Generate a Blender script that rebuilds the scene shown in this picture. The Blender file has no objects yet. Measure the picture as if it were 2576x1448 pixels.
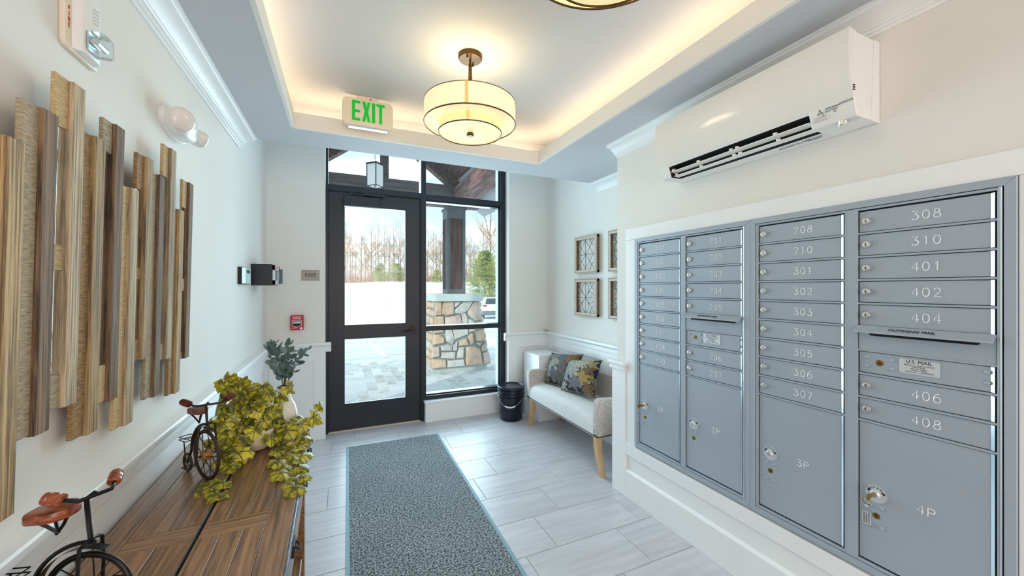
import bpy, bmesh, math, random
from mathutils import Vector, Matrix, noise
R = math.radians
random.seed(7)
SC = bpy.context.scene
COL = SC.collection

# ------------------------------------------------------------------ camera, world, sun, area lights, exposure
cam_d = bpy.data.cameras.new('camera'); cam = bpy.data.objects.new('camera', cam_d); COL.objects.link(cam)
cam.location = (0, 0, 1.45); cam.rotation_euler = (R(90), 0, -math.atan(426/960))
cam_d.sensor_width = 36; cam_d.lens = 960/2576*36; cam_d.clip_start = 0.02; cam_d.clip_end = 600
SC.camera = cam
SC.view_settings.view_transform = 'Standard'; SC.view_settings.look = 'None'
SC.view_settings.exposure = 0.0; SC.view_settings.gamma = 1; SC.view_settings.use_curve_mapping = False
try:
    SC.cycles.use_denoising = True
    SC.cycles.max_bounces = 10; SC.cycles.diffuse_bounces = 6; SC.cycles.transparent_max_bounces = 16
    SC.cycles.sample_clamp_indirect = 8; SC.cycles.caustics_reflective = False; SC.cycles.caustics_refractive = False
except Exception:
    pass

def lin(c):
    out = []
    for v in c[:3]:
        v = v/255
        out.append(v/12.92 if v <= .04045 else ((v+.055)/1.055)**2.4)
    return (*out, 1)

wd = bpy.data.worlds.new('sky'); SC.world = wd; wd.use_nodes = True
nt = wd.node_tree; nt.nodes.clear()
tc = nt.nodes.new('ShaderNodeTexCoord'); sep = nt.nodes.new('ShaderNodeSeparateXYZ')
rmp = nt.nodes.new('ShaderNodeValToRGB'); mp = nt.nodes.new('ShaderNodeMapping'); nz = nt.nodes.new('ShaderNodeTexNoise')
mx = nt.nodes.new('ShaderNodeMix'); mx.data_type = 'RGBA'; bg = nt.nodes.new('ShaderNodeBackground'); wo = nt.nodes.new('ShaderNodeOutputWorld')
nt.links.new(tc.outputs['Generated'], sep.inputs[0]); nt.links.new(sep.outputs['Z'], rmp.inputs[0])
rmp.color_ramp.elements[0].color = lin((205, 232, 248)); rmp.color_ramp.elements[0].position = 0.0
rmp.color_ramp.elements[1].color = lin((170, 214, 240)); rmp.color_ramp.elements[1].position = 0.55
mp.inputs['Scale'].default_value = (2.2, 2.2, 9)
nt.links.new(tc.outputs['Generated'], mp.inputs[0]); nt.links.new(mp.outputs[0], nz.inputs['Vector'])
nz.inputs['Scale'].default_value = 1.6; nz.inputs['Detail'].default_value = 5
cr = nt.nodes.new('ShaderNodeValToRGB'); cr.color_ramp.elements[0].position = .40; cr.color_ramp.elements[1].position = .62
nt.links.new(nz.outputs[0], cr.inputs[0]); nt.links.new(cr.outputs[0], mx.inputs[0])
nt.links.new(rmp.outputs[0], mx.inputs[6]); mx.inputs[7].default_value = lin((250, 253, 255))
nt.links.new(mx.outputs[2], bg.inputs[0]); bg.inputs[1].default_value = 1.65; nt.links.new(bg.outputs[0], wo.inputs[0])

sd = bpy.data.lights.new('sun', 'SUN'); so = bpy.data.objects.new('sun', sd); COL.objects.link(so)
sd.energy = 2.6; sd.color = (1, .93, .80); sd.angle = R(1.5)
so.rotation_euler = Vector((.75, .55, -.36)).to_track_quat('-Z', 'Y').to_euler(); so.location = (-8, -8, 9)

def area(name, loc, direction, sx, sy, power, color):
    d = bpy.data.lights.new(name, 'AREA'); d.shape = 'RECTANGLE'; d.size = sx; d.size_y = sy; d.energy = power; d.color = color
    o = bpy.data.objects.new(name, d); COL.objects.link(o); o.location = loc
    o.rotation_euler = Vector(direction).to_track_quat('-Z', 'Y').to_euler()
    return o
area('window_daylight', (.82, 4.62, 1.55), (0, -1, -.12), 1.75, 2.9, 172, (.66, .88, 1.0))
area('back_fill_light', (.55, -4.6, 1.40), (.02, 1, 0), 2.2, 2.2, 68, (1.0, .945, .935))  # unseen fill lamp added behind the camera to brighten the room
area('overhead_fill_light', (.6, -1.45, 2.44), (0, .1, -1), 1.7, 1.3, 36, (1.0, .89, .77))  # added warm fill from overhead, no known fixture there

# ------------------------------------------------------------------ helpers
LOC = {}
class MB:
    def __init__(s): s.v = []; s.f = []
    def add(s, vs, fs):
        n = len(s.v); s.v += [tuple(p) for p in vs]; s.f += [tuple(i+n for i in f) for f in fs]; return s
    def box(s, x0, x1, y0, y1, z0, z1):
        return s.add([(x0,y0,z0),(x1,y0,z0),(x1,y1,z0),(x0,y1,z0),(x0,y0,z1),(x1,y0,z1),(x1,y1,z1),(x0,y1,z1)],
                     [(3,2,1,0),(4,5,6,7),(0,1,5,4),(1,2,6,5),(2,3,7,6),(3,0,4,7)])
    def prism(s, poly, axis, a, b):
        n = len(poly)
        def P(p, t):
            if axis == 'x': return (t, p[0], p[1])
            if axis == 'y': return (p[0], t, p[1])
            return (p[0], p[1], t)
        vs = [P(p, a) for p in poly]+[P(p, b) for p in poly]
        fs = [tuple(range(n))[::-1], tuple(range(n, 2*n))]+[(i, (i+1) % n, n+(i+1) % n, n+i) for i in range(n)]
        return s.add(vs, fs)
    def quad(s, *p): return s.add(p, [tuple(range(len(p)))])
    def ring(s, c, ax, r, n, rot=0):
        ax = Vector(ax).normalized(); u = ax.orthogonal().normalized() if abs(ax.z) < .99 else Vector((1,0,0)); w = ax.cross(u)
        return [Vector(c)+(u*math.cos(rot+2*math.pi*i/n)+w*math.sin(rot+2*math.pi*i/n))*r for i in range(n)]
    def cyl(s, p0, p1, r0, r1=None, n=16, caps=True):
        r1 = r0 if r1 is None else r1
        ax = Vector(p1)-Vector(p0)
        vs = s.ring(p0, ax, r0, n)+s.ring(p1, ax, r1, n)
        fs = [(i, (i+1) % n, n+(i+1) % n, n+i) for i in range(n)]
        if caps: fs += [tuple(range(n))[::-1], tuple(range(n, 2*n))]
        return s.add(vs, fs)
    def tube(s, pts, r, n=6, closed=False, caps=True):
        pts = [Vector(p) for p in pts]; m = len(pts); rs = r if isinstance(r, (list, tuple)) else [r]*m
        vs = []; u = None
        for i, p in enumerate(pts):
            if closed: t = pts[(i+1) % m]-pts[i-1]
            else: t = pts[min(i+1, m-1)]-pts[max(i-1, 0)]
            t = t.normalized() if t.length > 1e-9 else Vector((0,0,1))
            if u is None: u = t.orthogonal().normalized()
            else:
                u = u-t*u.dot(t); u = u.normalized() if u.length > 1e-6 else t.orthogonal().normalized()
            w = t.cross(u)
            vs += [p+(u*math.cos(2*math.pi*k/n)+w*math.sin(2*math.pi*k/n))*rs[i] for k in range(n)]
        fs = []
        for i in range(m if closed else m-1):
            a = i*n; b = ((i+1) % m)*n
            fs += [(a+k, a+(k+1) % n, b+(k+1) % n, b+k) for k in range(n)]
        if not closed and caps: fs += [tuple(range(n))[::-1], tuple(range((m-1)*n, m*n))]
        return s.add(vs, fs)
    def lathe(s, prof, n=24, c=(0,0,0), ax='z'):
        vs = []
        for r, z in prof:
            for i in range(n):
                a = 2*math.pi*i/n; x, y = r*math.cos(a), r*math.sin(a)
                p = {'z': (x, y, z), 'x': (z, x, y), 'y': (x, z, y)}[ax]
                vs.append((p[0]+c[0], p[1]+c[1], p[2]+c[2]))
        fs = []
        for j in range(len(prof)-1):
            fs += [(j*n+i, j*n+(i+1) % n, (j+1)*n+(i+1) % n, (j+1)*n+i) for i in range(n)]
        return s.add(vs, fs)
    def ball(s, c, rx, ry=None, rz=None, n=12, m=8):
        ry = rx if ry is None else ry; rz = rx if rz is None else rz
        vs = [(c[0], c[1], c[2]-rz)]
        for j in range(1, m):
            t = -math.pi/2+math.pi*j/m
            for i in range(n):
                a = 2*math.pi*i/n
                vs.append((c[0]+rx*math.cos(t)*math.cos(a), c[1]+ry*math.cos(t)*math.sin(a), c[2]+rz*math.sin(t)))
        vs.append((c[0], c[1], c[2]+rz)); L = len(vs)-1
        fs = [(0, 1+(i+1) % n, 1+i) for i in range(n)]
        for j in range(m-2):
            b = 1+j*n
            fs += [(b+i, b+(i+1) % n, b+n+(i+1) % n, b+n+i) for i in range(n)]
        b = 1+(m-2)*n
        fs += [(b+i, b+(i+1) % n, L) for i in range(n)]
        return s.add(vs, fs)
    def mesh(s, name, mat, smooth=None, bevel=0, off=(0,0,0), fixn=True, seg=1):
        me = bpy.data.meshes.new(name)
        me.from_pydata([(v[0]-off[0], v[1]-off[1], v[2]-off[2]) for v in s.v], [], s.f)
        if fixn or bevel:
            bm = bmesh.new(); bm.from_mesh(me)
            if fixn: bmesh.ops.recalc_face_normals(bm, faces=bm.faces)
            if bevel:
                es = [e for e in bm.edges if len(e.link_faces) == 2 and e.calc_face_angle(0) > R(30)]
                bmesh.ops.bevel(bm, geom=es, offset=bevel, segments=seg, affect='EDGES', profile=.5, clamp_overlap=True)
            bm.to_mesh(me); bm.free()
        if mat is not None: me.materials.append(mat)
        if smooth:
            me.polygons.foreach_set('use_smooth', [True]*len(me.polygons)); me.set_sharp_from_angle(angle=R(smooth))
        return me
    def build(s, name, mat, parent=None, smooth=None, bevel=0, local=False, kind=None, label=None, fixn=True, seg=1):
        off = (0,0,0) if (local or parent is None) else LOC.get(parent.name, (0,0,0))
        return link(name, s.mesh(name, mat, smooth, bevel, off, fixn, seg), parent, kind=kind, label=label)

def link(name, me, parent=None, loc=(0,0,0), rot=(0,0,0), scale=None, kind=None, label=None):
    o = bpy.data.objects.new(name, me); COL.objects.link(o)
    if parent is not None:
        o.parent = parent
        pl = LOC.get(parent.name, (0,0,0)); LOC[o.name] = tuple(pl[i]+loc[i] for i in range(3))
    else: LOC[o.name] = tuple(loc)
    o.location = loc; o.rotation_euler = rot
    if scale: o.scale = scale
    if kind: o['kind'] = kind
    if label: o['label'] = label
    return o
def put(name, me, parent, wloc, rot=(0,0,0), scale=None):   # wloc in world coordinates under an unrotated parent
    pl = LOC.get(parent.name, (0,0,0))
    return link(name, me, parent, tuple(wloc[i]-pl[i] for i in range(3)), rot, scale)
def thing(name, label, cat, loc, rot=(0,0,0), group=None):
    o = bpy.data.objects.new(name, None); COL.objects.link(o); o.empty_display_size = .05
    o.location = loc; o.rotation_euler = rot; LOC[o.name] = tuple(loc)
    o['label'] = label; o['category'] = cat
    if group: o['group'] = group
    return o
def tag(o, label, cat, group=None):
    o['label'] = label; o['category'] = cat
    if group: o['group'] = group
    return o
def B(x0, x1, y0, y1, z0, z1): return MB().box(x0, x1, y0, y1, z0, z1)
_fc = {}
def text_mesh(s, size, M, mat, extrude=.0004, align='CENTER', bold=0, shear=0, space=1):
    bold = 0
    cu = bpy.data.curves.new('t', 'FONT'); cu.body = s; cu.size = size; cu.extrude = extrude; cu.align_x = align; cu.align_y = 'CENTER'
    cu.offset = bold; cu.shear = shear; cu.space_character = space; cu.resolution_u = 3
    o = bpy.data.objects.new('t', cu); COL.objects.link(o)
    dg = bpy.context.evaluated_depsgraph_get(); me = bpy.data.meshes.new_from_object(o.evaluated_get(dg))
    bpy.data.objects.remove(o); bpy.data.curves.remove(cu)
    me.transform(M); me.materials.clear(); me.materials.append(mat); me.name = 'lettering'
    return me
def frame(o, ex, ey):   # matrix taking text x to ex, text y to ey
    ex = Vector(ex).normalized(); ey = Vector(ey).normalized(); ez = ex.cross(ey)
    M = Matrix((ex, ey, ez)).transposed().to_4x4(); M.translation = Vector(o); return M
def lettering(name, s, size, o, ex, ey, mat, parent, **k):
    me = text_mesh(s, size, frame(o, ex, ey), mat, **k)
    off = LOC.get(parent.name, (0,0,0)); me.transform(Matrix.Translation((-off[0], -off[1], -off[2])))
    return link(name, me, parent)

# ------------------------------------------------------------------ materials
MATS = {}
def mat(name, col, rough=.5, metal=0, spec=.5, var=0, vscale=(1,1,1), vs=8, bump=0, bscale=None, coat=0, trans=0, emit=0, ecol=None, sheen=0, rnd=0, col2=None, detail=4, vpos=(.35,.65), bdist=.01, nr=.5):
    m = bpy.data.materials.new(name); m.use_nodes = True; n = m.node_tree.nodes; l = m.node_tree.links
    p = n['Principled BSDF']; c = lin(col) if max(col) > 1.001 else (*col, 1)
    p.inputs['Base Color'].default_value = c; p.inputs['Roughness'].default_value = rough; p.inputs['Metallic'].default_value = metal
    p.inputs['Specular IOR Level'].default_value = spec; p.inputs['Coat Weight'].default_value = coat
    p.inputs['Transmission Weight'].default_value = trans; p.inputs['Sheen Weight'].default_value = sheen
    if emit: p.inputs['Emission Color'].default_value = lin(ecol or col); p.inputs['Emission Strength'].default_value = emit
    if var or bump or rnd or col2:
        t = n.new('ShaderNodeTexCoord'); mpn = n.new('ShaderNodeMapping'); mpn.inputs['Scale'].default_value = vscale
        l.new(t.outputs['Object'], mpn.inputs[0])
        nz = n.new('ShaderNodeTexNoise'); nz.inputs['Scale'].default_value = vs; nz.inputs['Detail'].default_value = detail; nz.inputs['Roughness'].default_value = nr
        oi = n.new('ShaderNodeObjectInfo')
        ad = n.new('ShaderNodeVectorMath'); ad.operation = 'ADD'; sc = n.new('ShaderNodeVectorMath'); sc.operation = 'SCALE'
        sc.inputs[0].default_value = (37, 19, 53); l.new(oi.outputs['Random'], sc.inputs['Scale'])
        l.new(mpn.outputs[0], ad.inputs[0]); l.new(sc.outputs[0], ad.inputs[1]); l.new(ad.outputs[0], nz.inputs['Vector'])
        rp = n.new('ShaderNodeValToRGB'); rp.color_ramp.elements[0].position, rp.color_ramp.elements[1].position = vpos
        if col2: c2 = lin(col2)
        else: c2 = tuple(min(1, x*(1+var)) for x in c[:3])+(1,)
        c1 = c if col2 else tuple(x*(1-var) for x in c[:3])+(1,)
        rp.color_ramp.elements[0].color = c1; rp.color_ramp.elements[1].color = c2
        l.new(nz.outputs[0], rp.inputs[0]); out = rp.outputs[0]
        if rnd:
            hs = n.new('ShaderNodeHueSaturation'); mr = n.new('ShaderNodeMapRange')
            mr.inputs[3].default_value = 1-rnd; mr.inputs[4].default_value = 1+rnd
            l.new(oi.outputs['Random'], mr.inputs[0]); l.new(mr.outputs[0], hs.inputs['Value']); l.new(out, hs.inputs['Color']); out = hs.outputs[0]
        l.new(out, p.inputs['Base Color'])
        if bump:
            b = n.new('ShaderNodeBump'); b.inputs['Strength'].default_value = bump; b.inputs['Distance'].default_value = bdist
            if bscale:
                nb = n.new('ShaderNodeTexNoise'); nb.inputs['Scale'].default_value = bscale; nb.inputs['Detail'].default_value = 3
                l.new(mpn.outputs[0], nb.inputs['Vector']); l.new(nb.outputs[0], b.inputs['Height'])
            else: l.new(nz.outputs[0], b.inputs['Height'])
            l.new(b.outputs[0], p.inputs['Normal'])
    MATS[name] = m; return m
def glass(name, tint=(.93,.97,.97), gloss=.08):
    m = bpy.data.materials.new(name); m.use_nodes = True; n = m.node_tree.nodes; l = m.node_tree.links; n.clear()
    o = n.new('ShaderNodeOutputMaterial'); t = n.new('ShaderNodeBsdfTransparent'); g = n.new('ShaderNodeBsdfGlossy'); x = n.new('ShaderNodeMixShader')
    t.inputs[0].default_value = (*tint, 1); g.inputs['Roughness'].default_value = .01
    fr = n.new('ShaderNodeFresnel'); fr.inputs[0].default_value = 1.45
    hf = n.new('ShaderNodeMath'); hf.operation = 'MULTIPLY'; hf.inputs[1].default_value = .6; l.new(fr.outputs[0], hf.inputs[0])
    l.new(hf.outputs[0], x.inputs[0]); l.new(t.outputs[0], x.inputs[1]); l.new(g.outputs[0], x.inputs[2]); l.new(x.outputs[0], o.inputs[0])
    return m

WALL = mat('wall_paint', (232, 228, 222), .75, var=.012, vs=3, bump=.04, bscale=220, bdist=.002)
TRIM = mat('white_trim_paint', (240, 240, 240), .38, var=.008, vs=4)
CEIL = mat('ceiling_paint', (198, 199, 203), .85, var=.01, vs=2)
DARK = mat('dark_bronze_aluminium', (26, 31, 40), .38, metal=.2, var=.08, vs=5)
DOORM = mat('black_door_paint', (27, 30, 38), .42, var=.10, vs=6)
GLASS = glass('clear_glazing')
TILE = mat('grey_stone_tile', (190, 188, 193), .34, vscale=(1.6, 16, 1), vs=1.6, rnd=.035, col2=(210, 208, 213), vpos=(.3,.7), detail=7)
GROUT = mat('floor_grout', (168, 168, 172), .9)
GREY = mat('grey_powder_coat', (165, 175, 186), .40, metal=.12, var=.02, vs=3)
GREYD = mat('grey_powder_coat_inner', (150, 150, 152), .55, metal=.1)
CHROME = mat('polished_chrome', (235, 235, 236), .26, metal=.9)
BRASS = mat('brass', (178, 136, 60), .3, metal=1)
BLACK = mat('matte_black', (18, 18, 20), .55)
SLOT = mat('dark_slot', (8, 9, 12), .8)
WHITEP = mat('white_plastic', (238, 236, 232), .32, var=.005, vs=3)
WHITEG = mat('glossy_white_plastic', (236, 233, 228), .12, var=.004, vs=3)
PLATE = mat('silver_label', (214, 220, 224), .35, metal=.3)
INK = mat('black_ink', (22, 24, 28), .6)
ENGR = mat('engraved_number', (250, 250, 250), .5)
BRONZE = mat('antique_bronze', (98, 72, 44), .4, metal=.8, var=.15, vs=12)
MIRROR = mat('mirror_strip', (225, 228, 228), .03, metal=1)
RED = mat('red_plastic', (196, 24, 38), .35)
TAUPE = mat('taupe_sign_plastic', (170, 156, 145), .55)
GREENT = mat('lit_green_letter', (0, 168, 40), .4, emit=.35, ecol=(0, 190, 50))
OAK = mat('light_oak', (196, 158, 112), .45, vscale=(6, 6, 1), vs=9, col2=(214, 180, 138))

# ------------------------------------------------------------------ setting: floor
fl = B(-.9, 2.5, -5.1, 4.4, -.05, -.0035).build('floor', GROUT, kind='structure')
tile_cache = {}
def tile(x0, x1, y0, y1):
    g = .0016
    w, d = round(x1-x0-2*g, 4), round(y1-y0-2*g, 4)
    if (w, d) not in tile_cache: tile_cache[(w, d)] = B(-w/2, w/2, -d/2, d/2, -.012, 0).mesh('tile', TILE, bevel=.0012)
    link('tile', tile_cache[(w, d)], fl, ((x0+x1)/2, (y0+y1)/2, 0))
yt = 3.378+.305*3; r = -3
while yt > -5.0:
    y0 = max(yt-.305, -5.0); xs = 1.305-.2*r
    k0 = math.floor((-.66-xs)/.6); y1 = min(yt, 4.3)
    if y1-y0 > .02:
        for k in range(k0, k0+7):
            a, b = max(xs+.6*k, -.66), min(xs+.6*k+.6, 2.32)
            if b-a > .02: tile(a, b, y0, y1)
    yt -= .305; r += 1

# ------------------------------------------------------------------ setting: walls, ceiling
B(-.80, -.638, -5.0, 4.3, 0, 3.4).build('wall_left', WALL, kind='structure')
MB().box(-.80, -.154, 4.10, 4.42, 0, 3.4).box(1.778, 2.5, 4.10, 4.42, 0, 3.4).box(-.154, 1.778, 4.2, 4.42, 3.2, 3.4).build('wall_far', WALL, kind='structure')
B(2.29, 2.45, 2.2, 4.3, 0, 3.4).build('wall_alcove', WALL, kind='structure')
MB().box(1.815, 2.45, -5.0, 2.213, 0, 2.9).build('wall_right', WALL, kind='structure')
MB().box(-.8, 2.45, -5.2, -5.0, 0, 2.9).build('wall_back', WALL, kind='structure')
curb = MB().box(.814, 1.778, 4.13, 4.34, 0, .215).box(.806, 1.778, 4.118, 4.2, .205, .226)
curb.build('wall_far_curb', TRIM, kind='structure', bevel=.003)
CZ = 2.465; UZ = 2.70; TX0, TX1, TY0, TY1 = -.285, 1.462, -.7, 2.763; CE = 3.072
c = MB()
c.box(-.64, TX0-.0, -5.0, CE, CZ, CZ+.075).box(TX1, 2.30, -5.0, CE, CZ, CZ+.075)
c.box(TX0, TX1, TY1, CE, CZ, CZ+.075).box(TX0, TX1, -5.0, TY0, CZ, CZ+.075)
ceil = c.build('ceiling', CEIL, kind='structure')
fa = MB()
LIP = CZ+.097
fa.box(TX0-.016, TX0+.003, TY0-.003, TY1+.003, CZ-.001, LIP).box(TX1-.003, TX1+.016, TY0-.003, TY1+.003, CZ-.001, LIP)
fa.box(TX0+.003, TX1-.003, TY1-.003, TY1+.016, CZ-.001, LIP).box(TX0+.003, TX1-.003, TY0-.016, TY0+.003, CZ-.001, LIP)
fa.build('tray_fascia', WALL, ceil)
B(-.64, 2.3, -5.0, CE, UZ, UZ+.15).build('upper_ceiling', CEIL, ceil)
ow = MB()
ow.box(-.64, TX0-.2, -5.0, CE, CZ+.075, UZ).box(TX1+.2, 2.30, -5.0, CE, CZ+.075, UZ).box(TX0-.2, TX1+.2, TY1+.19, CE, CZ+.075, UZ).box(TX0-.2, TX1+.2, -5.0, TY0-.19, CZ+.075, UZ)
ow.build('cove_back', CEIL, ceil)
B(-.66, 2.3, CE-.01, 4.3, 3.25, 3.4).build('ceiling', CEIL, kind='structure')
B(-.66, 2.3, CE-.011, CE+.001, CZ+.002, 3.3).build('ceiling_drop', CEIL, kind='structure')
LED = mat('led_strip', (255, 226, 170), .5, emit=30, ecol=(255, 226, 182))
st = thing('led_cove_strip', 'warm LED strip light hidden in the tray ceiling cove', 'light strip', (TX0, TY1, LIP))
for (a, b, c_, d) in ((TX0-.09, TX0-.08, TY0, TY1), (TX1+.08, TX1+.09, TY0, TY1), (TX0-.07, TX1+.07, TY1+.08, TY1+.09)):
    B(a, b, c_, d, CZ+.077, CZ+.082).build('led_tape', LED, st)

# crown mouldings: profile in (out from wall, below ceiling)
CP = [(0,0),(.106,0),(.106,-.008),(.096,-.012),(.092,-.017),(.078,-.022),(.058,-.030),(.044,-.041),(.037,-.049),(.034,-.050),(.030,-.056),(.022,-.058),(.020,-.066),(.012,-.068),(.010,-.078),(0,-.078)]
def crown(n, xw, sgn, y0, y1):
    o = MB().prism([(xw+sgn*a, CZ+b) for a, b in CP], 'y', y0, y1).build('trim_%d' % n, TRIM, kind='structure', smooth=25)
crown(1, -.638, 1, -5.0, CE); crown(2, 1.815, -1, -5.0, 2.213); crown(3, 2.29, -1, 2.213, CE)

# chair rails and wainscot
RP = [(0,.838),(.020,.838),(.022,.846),(.022,.885),(.030,.891),(.034,.898),(.048,.902),(.050,.908),(.050,.922),(.046,.928),(0,.928)]
MB().prism([(-.638+a, z) for a, z in RP], 'y', -5.0, 4.10).build('trim_4', TRIM, kind='structure', smooth=25)
MB().prism([(2.29-a, z) for a, z in RP], 'y', 2.213, 4.10).build('trim_5', TRIM, kind='structure', smooth=25)
MB().prism([(4.10-a, z) for a, z in RP], 'x', -.638, -.102).build('trim_6', TRIM, kind='structure', smooth=25)
MB().prism([(4.10-a, z) for a, z in RP], 'x', 1.715, 2.29).build('trim_7', TRIM, kind='structure', smooth=25)
def wains(n, boxes):
    m = MB()
    for b in boxes: m.box(*b)
    m.build('trim_%d' % n, TRIM, kind='structure', bevel=.0015)
wains(8, [(-.638, -.62, -5.0, 4.08, .74, .84), (-.638, -.62, -5.0, 4.08, 0, .14)]+[(-.638, -.62, y, y+.1, .14, .74) for y in (-1.6, -.3, 1.0, 2.3, 3.98)])
wains(9, [(-.62, -.150, 4.08, 4.10, .755, .84), (-.62, -.150, 4.08, 4.10, 0, .14), (-.25, -.150, 4.08, 4.10, .14, .755), (-.62, -.54, 4.08, 4.10, .14, .755)])
wains(10, [(1.765, 2.272, 4.08, 4.10, .757, .84), (1.765, 2.272, 4.08, 4.10, 0, .14), (1.765, 1.88, 4.08, 4.10, .14, .757), (2.2, 2.272, 4.08, 4.10, .14, .757)])
wains(11, [(2.272, 2.29, 2.213, 4.1, .757, .84), (2.272, 2.29, 2.213, 4.1, 0, .14)]+[(2.272, 2.29, y, y+.11, .14, .757) for y in (2.213, 2.86, 3.97)])
MB().box(-.6385, -.632, -5.0, 4.099, 0, .84).box(-.638, -.1545, 4.094, 4.101, 0, .84).box(1.7785, 2.29, 4.094, 4.101, 0, .84).box(2.284, 2.291, 2.214, 4.1, 0, .84).build('trim_17', TRIM, kind='structure')
MB().box(1.811, 1.816, -5.0, 2.2, .10, .37).build('trim_18', TRIM, kind='structure')
# mailbox wall: wainscot frame, recess below, casing around the boxes
wains(12, [(1.797, 1.815, 2.11, 2.25, 0, .905), (1.815, 2.29, 2.213, 2.25, 0, .905), (1.797, 1.815, -5.0, 2.11, 0, .181), (1.797, 1.815, -5.0, 2.11, .297, .376)])
MB().prism([(1.7975, .181), (1.815, .200), (1.815, .181)], 'y', -5.0, 2.11).build('trim_13', TRIM, kind='structure')
MB().box(1.772, 2.29, 2.095, 2.275, .908, .931).box(1.783, 2.29, 2.107, 2.265, .872, .908).build('trim_14', TRIM, kind='structure', bevel=.004)
wains(15, [(1.803, 1.815, 2.013, 2.112, .377, 1.778), (1.803, 1.815, .33, 2.112, 1.779, 1.858), (1.803, 1.815, .33, .418, .377, 1.778)])
MB().box(-.62, -.606, -5.0, 4.08, 0, .11).build('baseboard_left', TRIM, kind='structure', bevel=.003)

# ------------------------------------------------------------------ setting: door and window wall
FY = 4.20
w1 = thing('window_1', 'dark framed entrance glazing beside and above the black door', 'window', (0, FY, 0)); del w1['category']; w1['kind'] = 'structure'
def bar(name, x0, x1, z0, z1, y0=FY, y1=FY+.12): return B(x0, x1, y0, y1, z0, z1).build(name, DARK, w1, bevel=.002)
bar('jamb', -.154, -.132, 0, 3.19); bar('jamb', 1.712, 1.778, .22, 3.19)
bar('mullion', .780, .834, 0, 3.19, FY-.005)
bar('transom_bar', -.132, .780, 2.428, 2.484); bar('transom_bar', .834, 1.712, 2.422, 2.478)
bar('rail', .834, 1.712, .979, 1.032); bar('sill_rail', .834, 1.712, .222, .268, FY-.01); bar('head_rail', -.132, 1.712, 3.15, 3.19)
bar('glazing_stop', .834, 1.712, 2.404, 2.424, FY+.03); bar('glazing_stop', 1.697, 1.712, 1.03, 2.42, FY+.03); bar('glazing_stop', 1.697, 1.712, .268, .98, FY+.03)
bar('glazing_stop', .834, 1.712, .26, .28, FY+.03); bar('glazing_stop', 1.697, 1.712, 2.478, 3.15, FY+.03)
for (a, b, c_, d) in ((-.132, .780, 2.484, 3.15), (.834, 1.712, 2.478, 3.15), (.834, 1.712, 1.032, 2.422), (.834, 1.712, .268, .979)):
    B(a, b, FY+.06, FY+.066, c_, d).build('pane', GLASS, w1)
for x in (.0,):
    MB().box(-.15, .80, FY+.005, FY+.2, -.003, .012).build('trim_16', mat('beige_threshold', (205, 190, 168), .5), kind='structure', bevel=.003)
d1 = thing('door_1', 'black full-lite entrance door with lever handle', 'door', (.33, 4.22, .012)); del d1['category']; d1['kind'] = 'structure'
DX0, DX1 = -.128, .774; DY0, DY1 = 4.222, 4.268
lites = [(.007, .628, 1.066, 2.292), (.007, .628, .268, .938)]
dl = MB()
dl.box(DX0, lites[0][0], DY0, DY1, .014, 2.424).box(lites[0][1], DX1, DY0, DY1, .014, 2.424)
dl.box(lites[0][0], lites[0][1], DY0, DY1, lites[0][3], 2.424).box(lites[0][0], lites[0][1], DY0, DY1, .938, 1.066).box(lites[0][0], lites[0][1], DY0, DY1, .014, .268)
dl.build('leaf', DOORM, d1)
for q in lites:
    B(q[0]-.003, q[1]+.003, 4.243, 4.249, q[2]-.003, q[3]+.003).build('pane', GLASS, d1)
    m = MB(); t = .012
    m.box(q[0]-.002, q[0]+t, DY0-.003, 4.243, q[2], q[3]).box(q[1]-t, q[1]+.002, DY0-.003, 4.243, q[2], q[3])
    m.box(q[0], q[1], DY0-.003, 4.243, q[2]-.002, q[2]+t*.7).box(q[0], q[1], DY0-.003, 4.243, q[3]-t*.7, q[3]+.002)
    m.build('glazing_bead', DOORM, d1, bevel=.001)
MB().box(-.132, -.126, FY+.002, 4.222, .012, 2.428).box(.772, .780, FY+.002, 4.222, .012, 2.428).box(-.132, .780, FY+.002, 4.222, 2.420, 2.428).build('gasket', BLACK, d1)
HB = mat('dark_bronze_hardware', (58, 44, 44), .35, metal=.7)
hd = MB().lathe([(0,0),(.038,0),(.038,-.008),(.034,-.012),(.013,-.013),(.012,-.045),(0,-.045)], 24, (.690, DY0, .995), 'y').build('handle', HB, d1, smooth=30)
MB().tube([(.690, DY0-.045, .995), (.66, DY0-.05, .994), (.60, DY0-.05, .985), (.592, DY0-.045, .984)], [.009, .009, .007, .006], 8).build('lever', HB, hd, smooth=40)
cl = B(.011, .352, 4.150, 4.222, 2.272, 2.378).build('closer', DARK, d1, bevel=.004)
MB().box(.011, .352, 4.146, 4.158, 2.264, 2.274).build('closer_edge', mat('closer_grey', (120, 130, 140), .3, metal=.6), cl)
MB().box(.06, .12, 4.165, 4.205, 2.378, 2.41).box(.08, .40, 4.15, 4.172, 2.388, 2.40).box(.20, .40, 4.16, 4.20, 2.402, 2.418).cyl((.095, 4.16, 2.378), (.095, 4.16, 2.40), .016, n=12).build('closer_arm', DARK, cl)

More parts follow.
